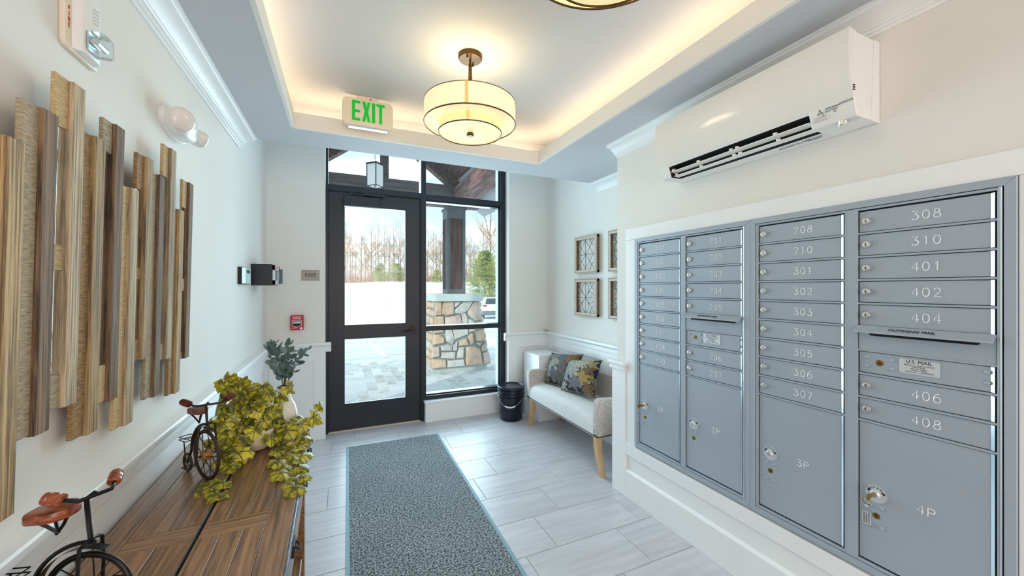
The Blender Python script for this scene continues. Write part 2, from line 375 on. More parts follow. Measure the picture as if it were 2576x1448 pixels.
# ------------------------------------------------------------------ pendant lamps
SHADE = mat('cream_lamp_shade', (240, 230, 196), .8, emit=.56, ecol=(255, 236, 186), var=.02, vscale=(30, 30, 1), vs=6)
SHADE2 = mat('cream_inner_shade', (240, 226, 178), .8, emit=.50, ecol=(255, 226, 152))
SEAM = mat('shade_seam', (214, 190, 130), .8, emit=.42, ecol=(240, 205, 120))
DIFF = mat('lamp_diffuser', (170, 158, 120), .6, emit=.74, ecol=(255, 240, 184))
def pendant(x, y, label):
    t = thing('pendant_lamp', label, 'lamp', (x, y, UZ), group=None)
    cp = MB().lathe([(0,0),(.064,0),(.064,-.018),(.060,-.023),(0,-.023)], 32, (x, y, UZ)).build('canopy', BRONZE, t, smooth=30)
    for a in (.9, .9+math.pi):
        px, py = x+.042*math.cos(a), y+.042*math.sin(a)
        MB().cyl((px, py, UZ-.02), (px, py, UZ-.036), .005, n=10).build('screw', BRONZE, cp, smooth=40)
    MB().cyl((x,y,UZ-.02),(x,y,2.42),.006,n=12).lathe([(0,.05),(.006,.045),(.010,.03),(.010,-.025),(.011,-.03),(.0115,-.085),(0,-.085)], 14, (x,y,2.615)).build('stem', BRONZE, t, smooth=35)
    ro, z0, z1 = .243, 2.328, 2.436
    MB().lathe([(ro,z0),(ro,z1),(ro-.003,z1),(ro-.003,z0),(ro,z0)], 64, (x,y,0)).build('outer_shade', SHADE, t, smooth=40)
    MB().lathe([(0,z1+.012),(.09,z1+.010),(.16,z1+.004),(ro-.004,z1-.003),(ro-.006,z1-.006),(0,z1-.004)], 48, (x,y,0)).build('top_diffuser', SHADE2, t, smooth=40)
    for zz in (z0, z1):
        MB().tube([(x+ro*math.cos(a*math.pi/32), y+ro*math.sin(a*math.pi/32), zz) for a in range(64)], .0035 if zz == z0 else .002, 6, True).build('shade_ring', BRONZE, t, smooth=60)
    ri, y0, y1 = .168, 2.281, 2.334
    MB().lathe([(ri,y0),(ri,y1),(ri-.003,y1),(ri-.003,y0),(ri,y0)], 64, (x,y,0)).build('inner_shade', SHADE2, t, smooth=40)
    MB().lathe([(ri-.003,z0+.002),(ro-.003,z0+.010)], 64, (x,y,0)).build('shade_underside', SHADE, t, smooth=40)
    MB().tube([(x+ri*math.cos(a*math.pi/32), y+ri*math.sin(a*math.pi/32), y0) for a in range(64)], .0035, 6, True).build('shade_ring', BRONZE, t, smooth=60)
    MB().lathe([(0,y0+.002),(ri-.004,y0+.002),(ri-.004,y0+.006),(0,y0+.006)], 64, (x,y,0)).build('diffuser', DIFF, t, smooth=40)
    MB().lathe([(0,y0+.002),(.017,y0+.002),(.019,y0-.004),(.019,y0-.012),(.016,y0-.015),(0,y0-.015)], 20, (x,y,0)).build('finial', BRONZE, t, smooth=30)
    for rr, a0, b0 in ((ro, z0, z1), (ri, y0, y1)):
        a = math.atan2(-y, -x)-.07; w = .018/rr
        m = MB(); n = 4
        vs = [(x+(rr+.0012)*math.cos(a+w*(i/n-.5)), y+(rr+.0012)*math.sin(a+w*(i/n-.5)), z) for z in (a0, b0) for i in range(n+1)]
        m.add(vs, [(i, i+1, n+2+i, n+1+i) for i in range(n)]); m.build('seam', SEAM, t, fixn=False)
    for zz, e in ((2.52, 4.2),):
        d = bpy.data.lights.new('lamp_bulb', 'POINT'); d.energy = e; d.color = (1, .82, .52); d.shadow_soft_size = .10
        o = bpy.data.objects.new('lamp_bulb', d); COL.objects.link(o); o.parent = t; o.location = (0, 0, zz-UZ)
    return t
pendant(.628, 1.97, 'two-tier cream drum ceiling lamp hanging between exit sign and air conditioner')
pendant(.618, .775, 'cream drum ceiling lamp of which only the bottom edge shows at the top')

# ------------------------------------------------------------------ lit exit sign
def rrect(w, h, r, n=5):
    out = []
    for cx, cy, a0 in ((w/2-r, h/2-r, 0), (-w/2+r, h/2-r, 90), (-w/2+r, -h/2+r, 180), (w/2-r, -h/2+r, 270)):
        out += [(cx+r*math.cos(R(a0+90*i/n)), cy+r*math.sin(R(a0+90*i/n))) for i in range(n+1)]
    return out
SY = 2.655
es = thing('exit_sign', 'white ceiling exit sign with large green EXIT letters', 'sign', (.153, SY, UZ))
IVORY = mat('ivory_plastic', (236, 222, 200), .45)
MB().prism([(.153+a, 2.588+b) for a, b in rrect(.312, .176, .035)], 'y', SY, SY+.045).build('housing', IVORY, es, smooth=40, bevel=.003)
MB().prism([(.153+a, UZ-.008-.03+b) for a, b in rrect(.135, .075, .02)], 'y', SY+.008, SY+.034).build('canopy', IVORY, es, smooth=40, bevel=.003)
MB().cyl((.168, SY+.006, 2.683), (.168, SY+.009, 2.683), .004, n=8).build('canopy_hole', SLOT, es)
MB().prism([(.153+a, 2.497+b) for a, b in rrect(.25, .014, .006)], 'y', SY+.004, SY+.04).build('down_light_lens', mat('clear_lens', (190, 205, 220), .2, spec=.6), es)
def L(poly, x0): return MB().prism([(x0+a, 2.530+b) for a, b in poly], 'y', SY-.003, SY+.002)
H = .128
for nm, poly, x0 in (('E', [(0,0),(.050,0),(.050,.017),(.018,.017),(.018,.054),(.048,.054),(.048,.070),(.018,.070),(.018,H-.017),(.050,H-.017),(.050,H),(0,H)], .055),
                 ('X', [(0,0),(.019,0),(.026,.040),(.033,0),(.052,0),(.037,.064),(.051,H),(.033,H),(.027,.090),(.020,H),(.001,H),(.016,.064)], .115),
                 ('I', [(0,0),(.019,0),(.019,H),(0,H)], .176),
                 ('T', [(.017,0),(.035,0),(.035,H-.017),(.052,H-.017),(.052,H),(0,H),(0,H-.017),(.017,H-.017)], .203)):
    L(poly, x0).build('letter', GREENT, es)

# ------------------------------------------------------------------ air conditioner
AY0, AY1 = .740, 1.645
ac = thing('air_conditioner', 'white wall-mounted split air conditioner above the grey mailboxes', 'air conditioner', (1.813, 1.19, 2.06))
lower = [(1.813,2.062),(1.813,2.357),(1.655,2.357),(1.642,2.30),(1.646,2.125),(1.652,2.105),(1.666,2.068),(1.672,2.062)]
MB().prism(lower, 'y', AY0, .884).build('housing', WHITEP, ac, smooth=25, bevel=.002)
MB().prism(lower, 'y', 1.578, AY1).build('housing', WHITEP, ac, smooth=25, bevel=.002)
MB().prism([(1.813,2.062),(1.813,2.357),(1.655,2.357),(1.642,2.30),(1.646,2.128),(1.652,2.118),(1.70,2.118),(1.738,2.062)], 'y', .884, 1.578).build('housing', WHITEP, ac, smooth=25)
MB().quad((1.652,.886,2.1175),(1.70,.886,2.1175),(1.70,1.576,2.1175),(1.652,1.576,2.1175)).quad((1.699,.886,2.118),(1.737,.886,2.063),(1.737,1.576,2.063),(1.699,1.576,2.118)).quad((1.652,1.5775,2.117),(1.699,1.5775,2.117),(1.736,1.5775,2.063),(1.670,1.5775,2.063)).build('air_outlet', SLOT, ac, fixn=False)
MB().prism([(1.8135,2.059),(1.8135,2.357),(1.775,2.357),(1.760,2.12),(1.752,2.059)], 'y', AY0-.002, AY0+.004).build('side_cover', WHITEP, ac)
MB().prism([(1.672,2.357),(1.622,2.366),(1.615,2.33),(1.613,2.29),(1.615,2.24),(1.622,2.19),(1.632,2.155),(1.644,2.128),(1.650,2.130),(1.646,2.20),(1.645,2.30),(1.658,2.355)], 'y', AY0+.001, AY1-.001).build('front_panel', WHITEG, ac, smooth=35)
MB().box(1.655,1.70,AY0+.004,AY1-.004,2.345,2.357).build('top_grille', WHITEP, ac)
for (xa, za, xb, zb, w) in ((1.660,2.094,1.692,2.088,.004),(1.682,2.072,1.716,2.070,.0035)):
    v = MB().prism([(xa,za),(xb,zb),(xb,zb-w),(xa,za-w)], 'y', .888, 1.574).build('vane', WHITEP, ac, bevel=.001)
    for yy in (1.02, 1.19, 1.22, 1.40, 1.56):
        MB().lathe([(0,0),(.007,0),(.009,.004),(.009,.008),(0,.010)], 10, (xa+.006, yy, za)).build('vane_clip', WHITEP, v, smooth=40)
MB().lathe([(.016,2.064),(.016,2.050),(.013,2.046),(0,2.046)], 20, (1.685, .79, 0)).build('sensor', CHROME, ac, smooth=30)
PX = 1.6505
MB().prism([(AY0+.085,2.083),(AY0+.130,2.083),(AY0+.130,2.098),(AY0+.085,2.098)], 'x', PX+.002, PX+.008).build('display_window', mat('display_grey', (208, 206, 204), .25), ac)
BAD = mat('badge_grey', (134, 140, 150), .4, metal=.3)
ey = (-.25, 0, .97); nrm = .0015
def acfront(z): return 1.652+(2.105-z)*.378-.0015 if z < 2.105 else 1.646+(2.125-z)*.3-.0015
lettering('lettering', 'MITSUBISHI', .0095, (acfront(2.116), .806, 2.116), (0,-1,0), ey, BAD, ac, bold=.0002)
lettering('lettering', 'ELECTRIC', .0095, (acfront(2.107), .810, 2.107), (0,-1,0), ey, BAD, ac, bold=.0002)
lettering('lettering', 'INVERTER', .0095, (acfront(2.118), .764, 2.118), (0,-1,0), ey, BAD, ac, bold=.0002, shear=.25)
m = MB()
for k in range(3):
    a = math.pi/2+k*2*math.pi/3; q = []
    for rr, da in ((0, 0), (.0075, .55), (.013, 0), (.0075, -.55)):
        yy, zz = -rr*math.cos(a+da), rr*math.sin(a+da); q.append((acfront(2.111+zz), .846+yy, 2.111+zz))
    m.quad(*q)
m.build('badge', BAD, ac, fixn=False)
for yy, col in ((.838, (60, 140, 60)), (.800, (90, 80, 60))):
    MB().box(acfront(2.100)-.0005, acfront(2.100)+.003, yy-.004, yy+.004, 2.0985, 2.1005).build('indicator', mat('indicator', col, .4, emit=.3), ac)
for k in range(3): MB().box(1.640, 1.652, AY0-.0015, AY0+.001, 2.148+k*.008, 2.151+k*.008).build('side_slot', SLOT, ac)
for i, (s_, yy, xx) in enumerate((('MODEL  INDOOR UNIT', 1.02, 1.76), ('VOLTAGE 208/230 V   60 Hz', 1.02, 1.77), ('REFRIGERANT R410A', .93, 1.755), ('DESIGN PRESSURE', .93, 1.765), ('NET WEIGHT', .93, 1.775))):
    lettering('lettering', s_, .008, (xx, yy, 2.0605), (0,-1,0), (-1,0,0), BAD, ac)

# ------------------------------------------------------------------ mailboxes
XF = 1.797; XD = 1.8035
def earc(cx, cy, rx, ry, a0, a1, n=16): return [(cx+rx*math.cos(R(a0+(a1-a0)*i/n)), cy+ry*math.sin(R(a0+(a1-a0)*i/n))) for i in range(n+1)]
SEG = {'0': [earc(.5,.5,.5,.5,0,360,24)], '1': [[(.25,.82),(.55,1),(.55,0)]], '2': [earc(.5,.72,.45,.28,165,-25)+[(.04,0),(1,0)]],
 '3': [[(.05,1),(.95,1),(.45,.60)]+earc(.46,.30,.52,.30,85,-155)], '4': [[(.75,0),(.75,1),(0,.32),(1.05,.32)]],
 '5': [[(.92,1),(.18,1),(.10,.55)]+earc(.48,.31,.52,.31,125,-155)], '6': [[(.86,.95)]+earc(.70,.42,.70,.56,95,180,8)+earc(.5,.31,.5,.31,180,540,22)],
 '7': [[(0,1),(1,1),(.4,0)]], '8': [earc(.5,.77,.38,.23,0,360,20), earc(.5,.27,.5,.27,0,360,22)],
 'P': [[(0,0),(0,1),(.65,1)]+earc(.65,.75,.35,.25,90,-90,10)+[(0,.5)]]}
ncache = {}
def number_mesh(s):
    if s in ncache: return ncache[s]
    m = MB(); h, w, pitch = .0285, .0165, .0265
    for i, ch in enumerate(s):
        x0 = (i-(len(s)-1)/2)*pitch-w/2
        for path in SEG[ch]: m.tube([(0, -(x0+a*w), (b-.5)*h) for a, b in path], .0014, 4)
    ncache[s] = m.mesh('number', ENGR, fixn=False); return ncache[s]
lock_me = MB().lathe([(.0125,0),(.0125,-.007),(.0115,-.009),(.0095,-.0095),(.009,-.008),(.0065,-.0085),(.0055,-.0105),(0,-.0105)], 20, (0,0,0), 'x').mesh('lock', CHROME, smooth=30)
key_me = MB().box(-.0112,-.0100,-.0009,.0009,-.0045,.0045).mesh('keyhole', SLOT)
rivet_me = MB().lathe([(.0065,0),(.006,-.003),(.004,-.005),(0,-.0055)], 14, (0,0,0), 'x').mesh('rivet', GREY, smooth=60)
barrel_me = MB().lathe([(.011,0),(.011,-.0012),(.0085,-.0016),(0,-.0012)], 18, (0,0,0), 'x').mesh('keyhole_barrel', BRASS, smooth=30)
slit_me = MB().box(-.0024,-.0014,-.006,.006,-.0012,.0012).box(-.0024,-.0014,-.0012,.0012,-.003,.001).mesh('key_slit', SLOT)
disc_me = MB().lathe([(.031,0),(.031,-.0015),(.0145,-.0018),(.0145,-.010),(.012,-.013),(0,-.013)], 36, (0,0,0), 'x').mesh('open_dial', PLATE, smooth=25)
knob_me = MB().lathe([(.0125,-.0018),(.0125,-.011),(.010,-.014),(.006,-.0145),(0,-.0145)], 20, (0,0,0), 'x').mesh('lock_cylinder', CHROME, smooth=30)
arrow_me = MB().prism([(-.0026,-.006),(.0026,-.006),(.0026,.001),(.0055,.001),(0,.007),(-.0055,.001),(-.0026,.001)], 'x', -.0026, -.0015).mesh('arrow', INK)
open_me = [text_mesh(ch, .0105, Matrix.Identity(4), INK, extrude=.0002, bold=.0003) for ch in 'OPEN']
HINGE = mat('bright_hinge_edge', (205, 214, 220), .22, metal=.85)
dcache = {}
def panel_mesh(w, h):
    k = (round(w, 4), round(h, 4))
    if k not in dcache: dcache[k] = B(0, .006, -w/2, w/2, -h/2, h/2).mesh('door', GREY, bevel=.0008)
    return dcache[k]
def door(unit, ya, yb, z0, z1, number, kind='mailbox_door', ny=0):
    g = .0055; w = ya-yb-.007-.011; h = z1-z0-2*g; cy = ya-.0035-w/2; cz = (z0+z1)/2
    d = put(kind, panel_mesh(w, h), unit, (XD, cy, cz))
    MB().prism([(XD+.001, yb+.0145), (XD-.0045, yb+.0045), (XD+.006, yb+.0045), (XD+.006, yb+.0145)], 'z', z0+g, z1-g).build('hinge_edge', HINGE, d)
    if number: put('number', number_mesh(number), d, (XD-.0002, ny, cz+(.0 if kind == 'mailbox_door' else .006)))
    return d
def unit(label, ys, y_out, seq_a, seq_b, numy):
    (a0, a1), (b0, b1) = ys; yL, yR = y_out; z0, z1 = .389, 1.778
    u = thing('mailbox_cabinet', label, 'mailbox', (XF, (yL+yR)/2, z0), group=None)
    fo = .024
    # mitred outer frame: four pieces
    P4 = [[(yL,z1),(yR,z1),(yR+fo,z1-fo),(yL-fo,z1-fo)], [(yL,z0),(yR,z0),(yR+fo,z0+fo),(yL-fo,z0+fo)], [(yL,z0),(yL,z1),(yL-fo,z1-fo),(yL-fo,z0+fo)], [(yR,z0),(yR,z1),(yR+fo,z1-fo),(yR+fo,z0+fo)]]
    for p in P4: MB().prism(p, 'x', XF-.003, XF+.018).build('frame_member', GREY, u, bevel=.0012)
    B(XF+.012, XF+.017, yR+.003, yL-.003, z0+.003, z1-.003).build('back_panel', SLOT, u)
    rows = [1.744-.0881*i for i in range(10)]
    for (ya, yb), seq, ny in ((ys[0], seq_a, numy[0]), (ys[1], seq_b, numy[1])):
        if ya != a0: MB().cyl((XF+.005, yR+fo+.0085, z0+fo+.001), (XF+.005, yR+fo+.0085, z1-fo-.001), .0055, n=12).build('hinge_tube', HINGE, u, smooth=60)
        # column face frame
        yl = yL-fo-.001 if ya == a0 else a1-.006; yr = b0+.033 if ya == a0 else yb-.004
        m = MB(); zt, zb = z1-fo-.002, z0+fo+.002
        m.box(XF, XF+.010, ya, yl, zb, zt).box(XF, XF+.010, yr, yb, zb, zt).box(XF, XF+.010, yb, ya, 1.744, zt).box(XF, XF+.010, yb, ya, zb, .426)
        for zz in rows[1:]: m.box(XF+.0015, XF+.009, yb-.002, ya+.002, zz-.0036, zz+.0036)
        m.build('column_frame', GREY, u, bevel=.0008)
        i = 0
        for item in seq:
            z_hi = rows[i]
            if item == 'OUT':
                z_lo = rows[i+1]
                put('outgoing_panel', panel_mesh(ya-yb-.004, z_hi-z_lo-.004), u, (XD-.003, (ya+yb)/2, (z_hi+z_lo)/2))
                sl = MB().prism([((ya+yb)/2+a, 1.281+b) for a, b in rrect(.272, .017, .008)], 'x', XD-.0042, XD-.0025).build('mail_slot', SLOT, u)
                yc = (ya+yb)/2
                MB().prism([(XF+.004, 1.3085),(XF-.002, 1.3095),(XF-.026,1.289),(XF-.028,1.284),(XF-.026,1.2835),(XF-.001,1.3045),(XF+.004,1.305)], 'y', yb+.001, ya+.001).build('visor', GREY, u)
                s_ = 'OUTGOING MAIL' if ya > 1.4 else 'OUTGONG MAIL'
                vx = Vector((-.026, 0, -.0215)).normalized()
                lettering('lettering', s_, .0155, (XF-.0152, yc+.015, 1.2995), (0,-1,0), (-vx.x, 0, -vx.z), INK, u, bold=.0004)
            elif item == 'US':
                z_lo = rows[i+1]; zc = (z_hi+z_lo)/2+.001
                d = door(u, ya, yb, z_lo, z_hi, None, 'service_panel')
                for dy in (-.028, -.099):
                    for dz in (.017, -.016): put('rivet', rivet_me, d, (XD, ya+dy, zc+.002+dz))
                for dz in (.017, -.016): put('rivet', rivet_me, d, (XD, yb+.020, zc+.003+dz))
                put('keyhole_barrel', barrel_me, d, (XD, ya-.063, zc+.002)); put('key_slit', slit_me, d, (XD, ya-.063, zc+.002))
                pc = ya-.168
                MB().prism([(pc+a, zc+.005+b) for a, b in rrect(.102, .050, .005)], 'x', XD-.0016, XD-.0002).build('label_plate', PLATE, d)
                for s_, sz, dz in (('U.S. MAIL', .0165, .0165), ('Approved by a Postmaster General', .0052, .0055), ('USPS-STD-4C', .0058, -.0005), ('Model 3700    Mfg. Date', .0042, -.0065), ('Los Angeles CA 90001', .0042, -.0115), ('mailboxes.com     1-800-MAILBOX', .0050, -.0175)):
                    lettering('lettering', s_, sz, (XD-.0018, pc, zc+.005+dz), (0,-1,0), (0,0,1), INK, d, extrude=.0002, bold=.0004 if sz > .01 else .0001)
            else:
                z_lo = rows[i+1]
                d = door(u, ya, yb, z_lo, z_hi, item, 'mailbox_door', ny)
                put('lock', lock_me, d, (XD, ya-.026, (z_lo+z_hi)/2+.001)); put('keyhole', key_me, d, (XD, ya-.026, (z_lo+z_hi)/2+.001))
            i += 1
        num = {'a': '1P', 'b': '2P', 'c': '3P', 'd': '4P'}[seq_key[ya]]
        d = door(u, ya, yb, .426, rows[9], num, 'parcel_door', ny)
        dy, dz = ya-.0535, .689
        put('open_dial', disc_me, d, (XD, dy, dz))
        put('lock_cylinder', knob_me, d, (XD, dy, dz))
        for k, a in enumerate((0,)*0): pass
        for sgn in (1, -1):
            a = R(66)*sgn
            put('arrow', arrow_me, d, (XD, dy+.0228*math.sin(a), dz+.0228*math.cos(a)), (R(26) if sgn > 0 else R(116), 0, 0))
        for k, me in enumerate(open_me):
            a = R(36-24*k); M = frame((0,0,0), (0,-math.cos(a), math.sin(a)), (0, math.sin(a), math.cos(a)))
            mm = me.copy(); mm.transform(M)
            put('lettering', mm, d, (XD-.0022, dy+.0235*math.sin(a), dz+.0235*math.cos(a)))
        put('keyhole_barrel', barrel_me, d, (XD, dy, .608)); put('key_slit', slit_me, d, (XD, dy, .608), (R(60), 0, 0))
        for ay in (.018, -.016):
            for az in (.643, .570): put('rivet', rivet_me, d, (XD, dy+ay, az))
    return u
seq_key = {1.977: 'a', 1.599: 'b', 1.179: 'c', .797: 'd'}
A_ = ['101','102','103','104','105','106','107','108','110']
B_ = ['201','202','203','204','205','OUT','US','206','207']
C_ = ['208','210','301','302','303','304','305','306','307']
D_ = ['308','310','401','402','404','OUT','US','406','408']
unit('grey mailbox cabinet numbered 101 to 207, nearer the entrance door', ((1.977,1.636),(1.599,1.256)), (2.012,1.217), A_, B_, (1.793, 1.408))
unit('grey mailbox cabinet numbered 208 to 408, right of the 101 to 207 one', ((1.179,.838),(.797,.457)), (1.216,.419), C_, D_, (.990, .612))
# keys left in two parcel locks
CLEAR = glass('clear_key_tag', (.9, .95, .97))
PAPER = mat('white_paper', (240, 240, 240), .7)
def keytag(y, label, swing):
    z = .689; t = thing('key_fob', label, 'key', (1.78, y, z))
    MB().box(1.765, 1.79, y-.0012, y+.0012, z-.006, z+.006).cyl((1.752, y-.0012, z), (1.752, y+.0012, z), .0125, n=16).build('key', BRASS, t)
    rc = (1.752, y+.006, z-.016)
    MB().tube([(rc[0]+.002*math.cos(a), rc[1]+.013*math.cos(a), rc[2]+.013*math.sin(a)) for a in [2*math.pi*i/24 for i in range(24)]], .0013, 6, True).build('split_ring', BRASS, t, smooth=60)
    MB().tube([(rc[0]+.006*math.cos(a), rc[1], rc[2]-.019+.007*math.sin(a)) for a in [2*math.pi*i/16 for i in range(16)]], .0012, 6, True).build('split_ring', CHROME, t, smooth=60)
    ca, sa = math.cos(swing), math.sin(swing)
    def W(a, b, d): return (rc[0]+a*sa+d*ca*.0, rc[1]+a*ca, rc[2]-.026+b)
    pts = [W(-.016,-.066,0),W(.016,-.066,0),W(.016,-.008,0),(W(.008,0,0)),W(-.008,0,0),W(-.016,-.008,0)]
    nv = Vector((ca, -sa, 0))*.0018
    m = MB(); n = len(pts)
    m.add([Vector(p)+nv for p in pts]+[Vector(p)-nv for p in pts], [tuple(range(n)), tuple(range(n, 2*n))[::-1]]+[(i, n+i, n+(i+1) % n, (i+1) % n) for i in range(n)])
    m.build('plastic_tag', CLEAR, t)
    q = [W(-.012,-.060,0),W(.012,-.060,0),W(.012,-.014,0),W(-.012,-.014,0)]; nn = nv*.6
    m = MB(); m.add([Vector(p)+nn for p in q]+[Vector(p)-nn for p in q], [(0,1,2,3),(7,6,5,4),(0,4,5,1),(1,5,6,2),(2,6,7,3),(3,7,4,0)])
    pp = m.build('paper_insert', PAPER, t)
    m = MB(); nl = -nn*1.15
    for k in range(3):
        for j in range(9):
            a0 = -.008+k*.0065; b0 = -.056+j*.0044+random.uniform(0,.001); ln = random.uniform(.002,.0036)
            m.quad(*[Vector(W(a0+a, b0+b, 0))+nl for a, b in ((0,0),(.0035,0),(.0035,ln),(0,ln))])
    m.build('lettering', INK, pp, fixn=False)
    return t
keytag(.744, 'brass key with clear tag hanging from the 4P parcel lock', R(-22))
keytag(1.921, 'brass key with clear tag hanging from the 1P parcel lock', R(60))

# ------------------------------------------------------------------ wood and mirror wall sculpture
def wood(name, c1, c2, bs=.5):
    return mat(name, c1, .75, vscale=(70, 120, 2.2), vs=1.5, col2=c2, bump=bs, detail=10, rnd=.16, vpos=(.40,.58), bdist=.004, nr=.72)
def sawn(name, c1, c2):
    return mat(name, c1, .8, vscale=(30, 18, 130), vs=2.2, col2=c2, bump=.45, detail=6, rnd=.12, vpos=(.34,.66), bdist=.003, nr=.7)
WB = [wood('weathered_plank', (112, 88, 62), (204, 172, 124)), wood('weathered_dark_plank', (62, 46, 36), (148, 118, 88)), wood('weathered_grey_plank', (120, 102, 82), (206, 184, 150))]
WA = [sawn('sawn_pale_plank', (170, 138, 92), (220, 194, 148)), sawn('sawn_grey_plank', (128, 114, 94), (196, 178, 148)), sawn('sawn_brown_plank', (112, 82, 50), (188, 150, 100))]
art = thing('wall_sculpture', 'staggered rustic wood plank and mirror strip wall sculpture', 'wall art', (-.600, 1.5, 1.45), (0, R(1.25), 0))
dx0 = -.600
def zA(z): return (z-1.45)*1.026
def plank(name, y0, y1, xb, xf, z0, z1, mt):
    MB().box(xb, xf, y0-1.5, y1-1.5, z0, z1).build(name, mt, art, local=True, bevel=.0018)
tops = {-1: 1.80, 0: 1.72, 1: 1.820, 2: 1.916, 3: 1.824, 4: 1.892, 5: 1.741, 6: 1.858, 7: 1.825, 8: 1.946, 9: 1.744, 10: 1.868}
topsB = dict(tops); tops[7] = 1.60; topsB[7] = 1.60
TT = {0: 1.735, 1: 1.826, 2: 1.926, 3: 1.834, 4: 1.900, 5: 1.748, 6: 1.868, 7: 1.836, 8: 1.957, 9: 1.752, 10: 1.879}
BBt = {0: 1.010, 1: 1.142, 2: 1.176, 3: 1.080, 4: 1.140, 5: 1.043, 6: 1.222, 7: 1.080, 8: 1.192, 9: 1.046, 10: 1.165}
mats_b = {0: 0, 1: 1, 2: 2, 3: 0, 4: 1, 5: 2, 6: 0, 7: 1, 8: 2, 9: 0, 10: 1}
mats_a = {0: 0, 1: 1, 2: 0, 3: 2, 4: 1, 5: 0, 6: 2, 7: 1, 8: 0, 9: 2, 10: 0}
for k in range(0, 11):
    ya = 1.109+.0937*(k-1); yb = ya+.0437; yc = yb+.0445
    zt, zb = zA(TT[k]), zA(BBt[k])
    xA, xBk, xBf = 0, -.012, .009
    plank('plank', yb, yc, xBk, xBf, zb, zt, WB[mats_b[k]])
    if k % 2 == 1:
        plank('plank', ya, yb+.001, xBk, xA, zb+.003, zt-.001, WA[mats_a[k]])
    else:
        MB().box(xBk+.002, -.004, ya+.004-1.5, yb+.001-1.5, zb+.02, zt-.02).build('mirror_strip', MIRROR, art, local=True)
        L1, m1, m2, L2 = {0: (.12, -.05, -.13, .12), 2: (.118, .10, .040, .082), 4: (.088, 0, 0, .105), 6: (.115, .066, .026, .068), 8: (.115, 0, 0, .062), 10: (.112, .038, -.012, .030)}[k]
        plank('block', ya, yb, xBk+.002, xA, zt-L1, zt, WA[mats_a[k]])
        plank('block', ya, yb, xBk+.002, xA, zb+.003, zb+L2, WA[(mats_a[k]+k//2) % 3])
        if m1: plank('block', ya, yb, xBk+.002, xA, m2, m1, WA[mats_a[k]])
B(-.020, -.0125, -.42, .52, .22, .26).build('hanging_rail', BLACK, art, local=True)
B(-.026, -.0125, -.42, .52, -.24, -.20).build('hanging_rail', BLACK, art, local=True)

# ------------------------------------------------------------------ fire horn strobe, emergency light, access devices, signs
hx = -.638
hs = thing('fire_alarm_strobe', 'white fire alarm horn with clear strobe and red FIRE letters', 'fire alarm', (hx, 1.376, 2.14))
hp = [(1.306,2.24),(1.306,2.066),(1.312,2.055),(1.322,2.050),(1.44,2.050),(1.446,2.058),(1.446,2.24)]
MB().prism(hp, 'x', hx, hx+.013).build('housing', IVORY, hs, bevel=.003, smooth=40, seg=2)
MB().prism([(hx+.011,1.330),(hx+.030,1.343),(hx+.034,1.36),(hx+.034,1.40),(hx+.030,1.418),(hx+.011,1.432)], 'z', 2.056, 2.232).build('horn_cover', WHITEP, hs, bevel=.004, smooth=40, seg=2)
m = MB()
for i in range(5):
    for j in range(3): m.box(hx+.0335, hx+.0348, 1.372+j*.010, 1.379+j*.010, 2.150+i*.009+j*.003, 2.1525+i*.009+j*.003)
m.build('horn_grille', mat('grille_grey', (196, 194, 190), .6), hs)
STL = glass('strobe_glass', (.90, .95, .97))
MB().prism([(1.346,2.112),(1.356,2.122),(1.392,2.122),(1.402,2.112),(1.402,2.074),(1.392,2.064),(1.356,2.064),(1.346,2.074)], 'x', hx+.030, hx+.066).build('strobe_lens', STL, hs, bevel=.004)
MB().prism([(1.350,2.118),(1.398,2.118),(1.398,2.068),(1.350,2.068)], 'x', hx+.032, hx+.036).build('reflector', CHROME, hs)
MB().cyl((hx+.048,1.352,2.093),(hx+.048,1.396,2.093),.009,n=14).build('strobe_tube', CHROME, hs, smooth=40)
RI = mat('fire_red_ink', (176, 40, 26), .5)
for k, ch in enumerate('FIRE'):
    lettering('lettering', ch, .0165, (hx+.0134, 1.3205, 2.150-k*.0145), (0,1,0), (0,0,1), RI, hs, bold=.0006)
el = thing('emergency_light', 'white twin-head emergency light on the left wall beside plank sculpture', 'emergency light', (hx, 1.985, 2.114))
cy, cz = 1.985, 2.114
def ell(a, b, n=28): return [(cy+a*math.cos(2*math.pi*i/n), cz+b*math.sin(2*math.pi*i/n)) for i in range(n)]
MB().prism(ell(.124,.062), 'x', hx, hx+.018).build('base', WHITEP, el, smooth=40)
m = MB(); n = 28; vs = []
for rr, xx in ((1.0,.018),(.98,.040),(.90,.058),(.70,.068),(.0,.071)):
    vs += [(hx+xx, cy+.118*rr*math.cos(2*math.pi*i/n), cz+.058*rr*math.sin(2*math.pi*i/n)) for i in range(n)]
m.add(vs, [(j*n+i, j*n+(i+1) % n, (j+1)*n+(i+1) % n, (j+1)*n+i) for j in range(4) for i in range(n)]); m.build('housing', WHITEP, el, smooth=50)
LENS = mat('frosted_lens', (236, 226, 222), .15, coat=.3)
for yy, dy in ((1.905, -.42), (2.06, .95)):
    ax = Vector((.75, dy, -.12)).normalized(); p0 = Vector((hx+.034, yy, 2.110))
    k_ = 1 if yy < 2 else .74
    h = MB().cyl(p0, p0+ax*(.034 if yy < 2 else .046), .046*k_, .049*k_, 24).build('lamp_head', WHITEP, el, smooth=40)
    c0 = p0+ax*(.031 if yy < 2 else .043); M = ax.to_track_quat('Z', 'Y').to_matrix().to_4x4(); M.translation = c0
    mm = MB(); mm.lathe([(q_*k_, w_) for q_, w_ in ((.049,0),(.049,.008),(.044,.018),(.030,.025),(0,.028))], 24); me = mm.mesh('lens', LENS, smooth=60); me.transform(M)
    off = LOC[h.name]; me.transform(Matrix.Translation((-off[0], -off[1], -off[2]))); link('lens', me, h)
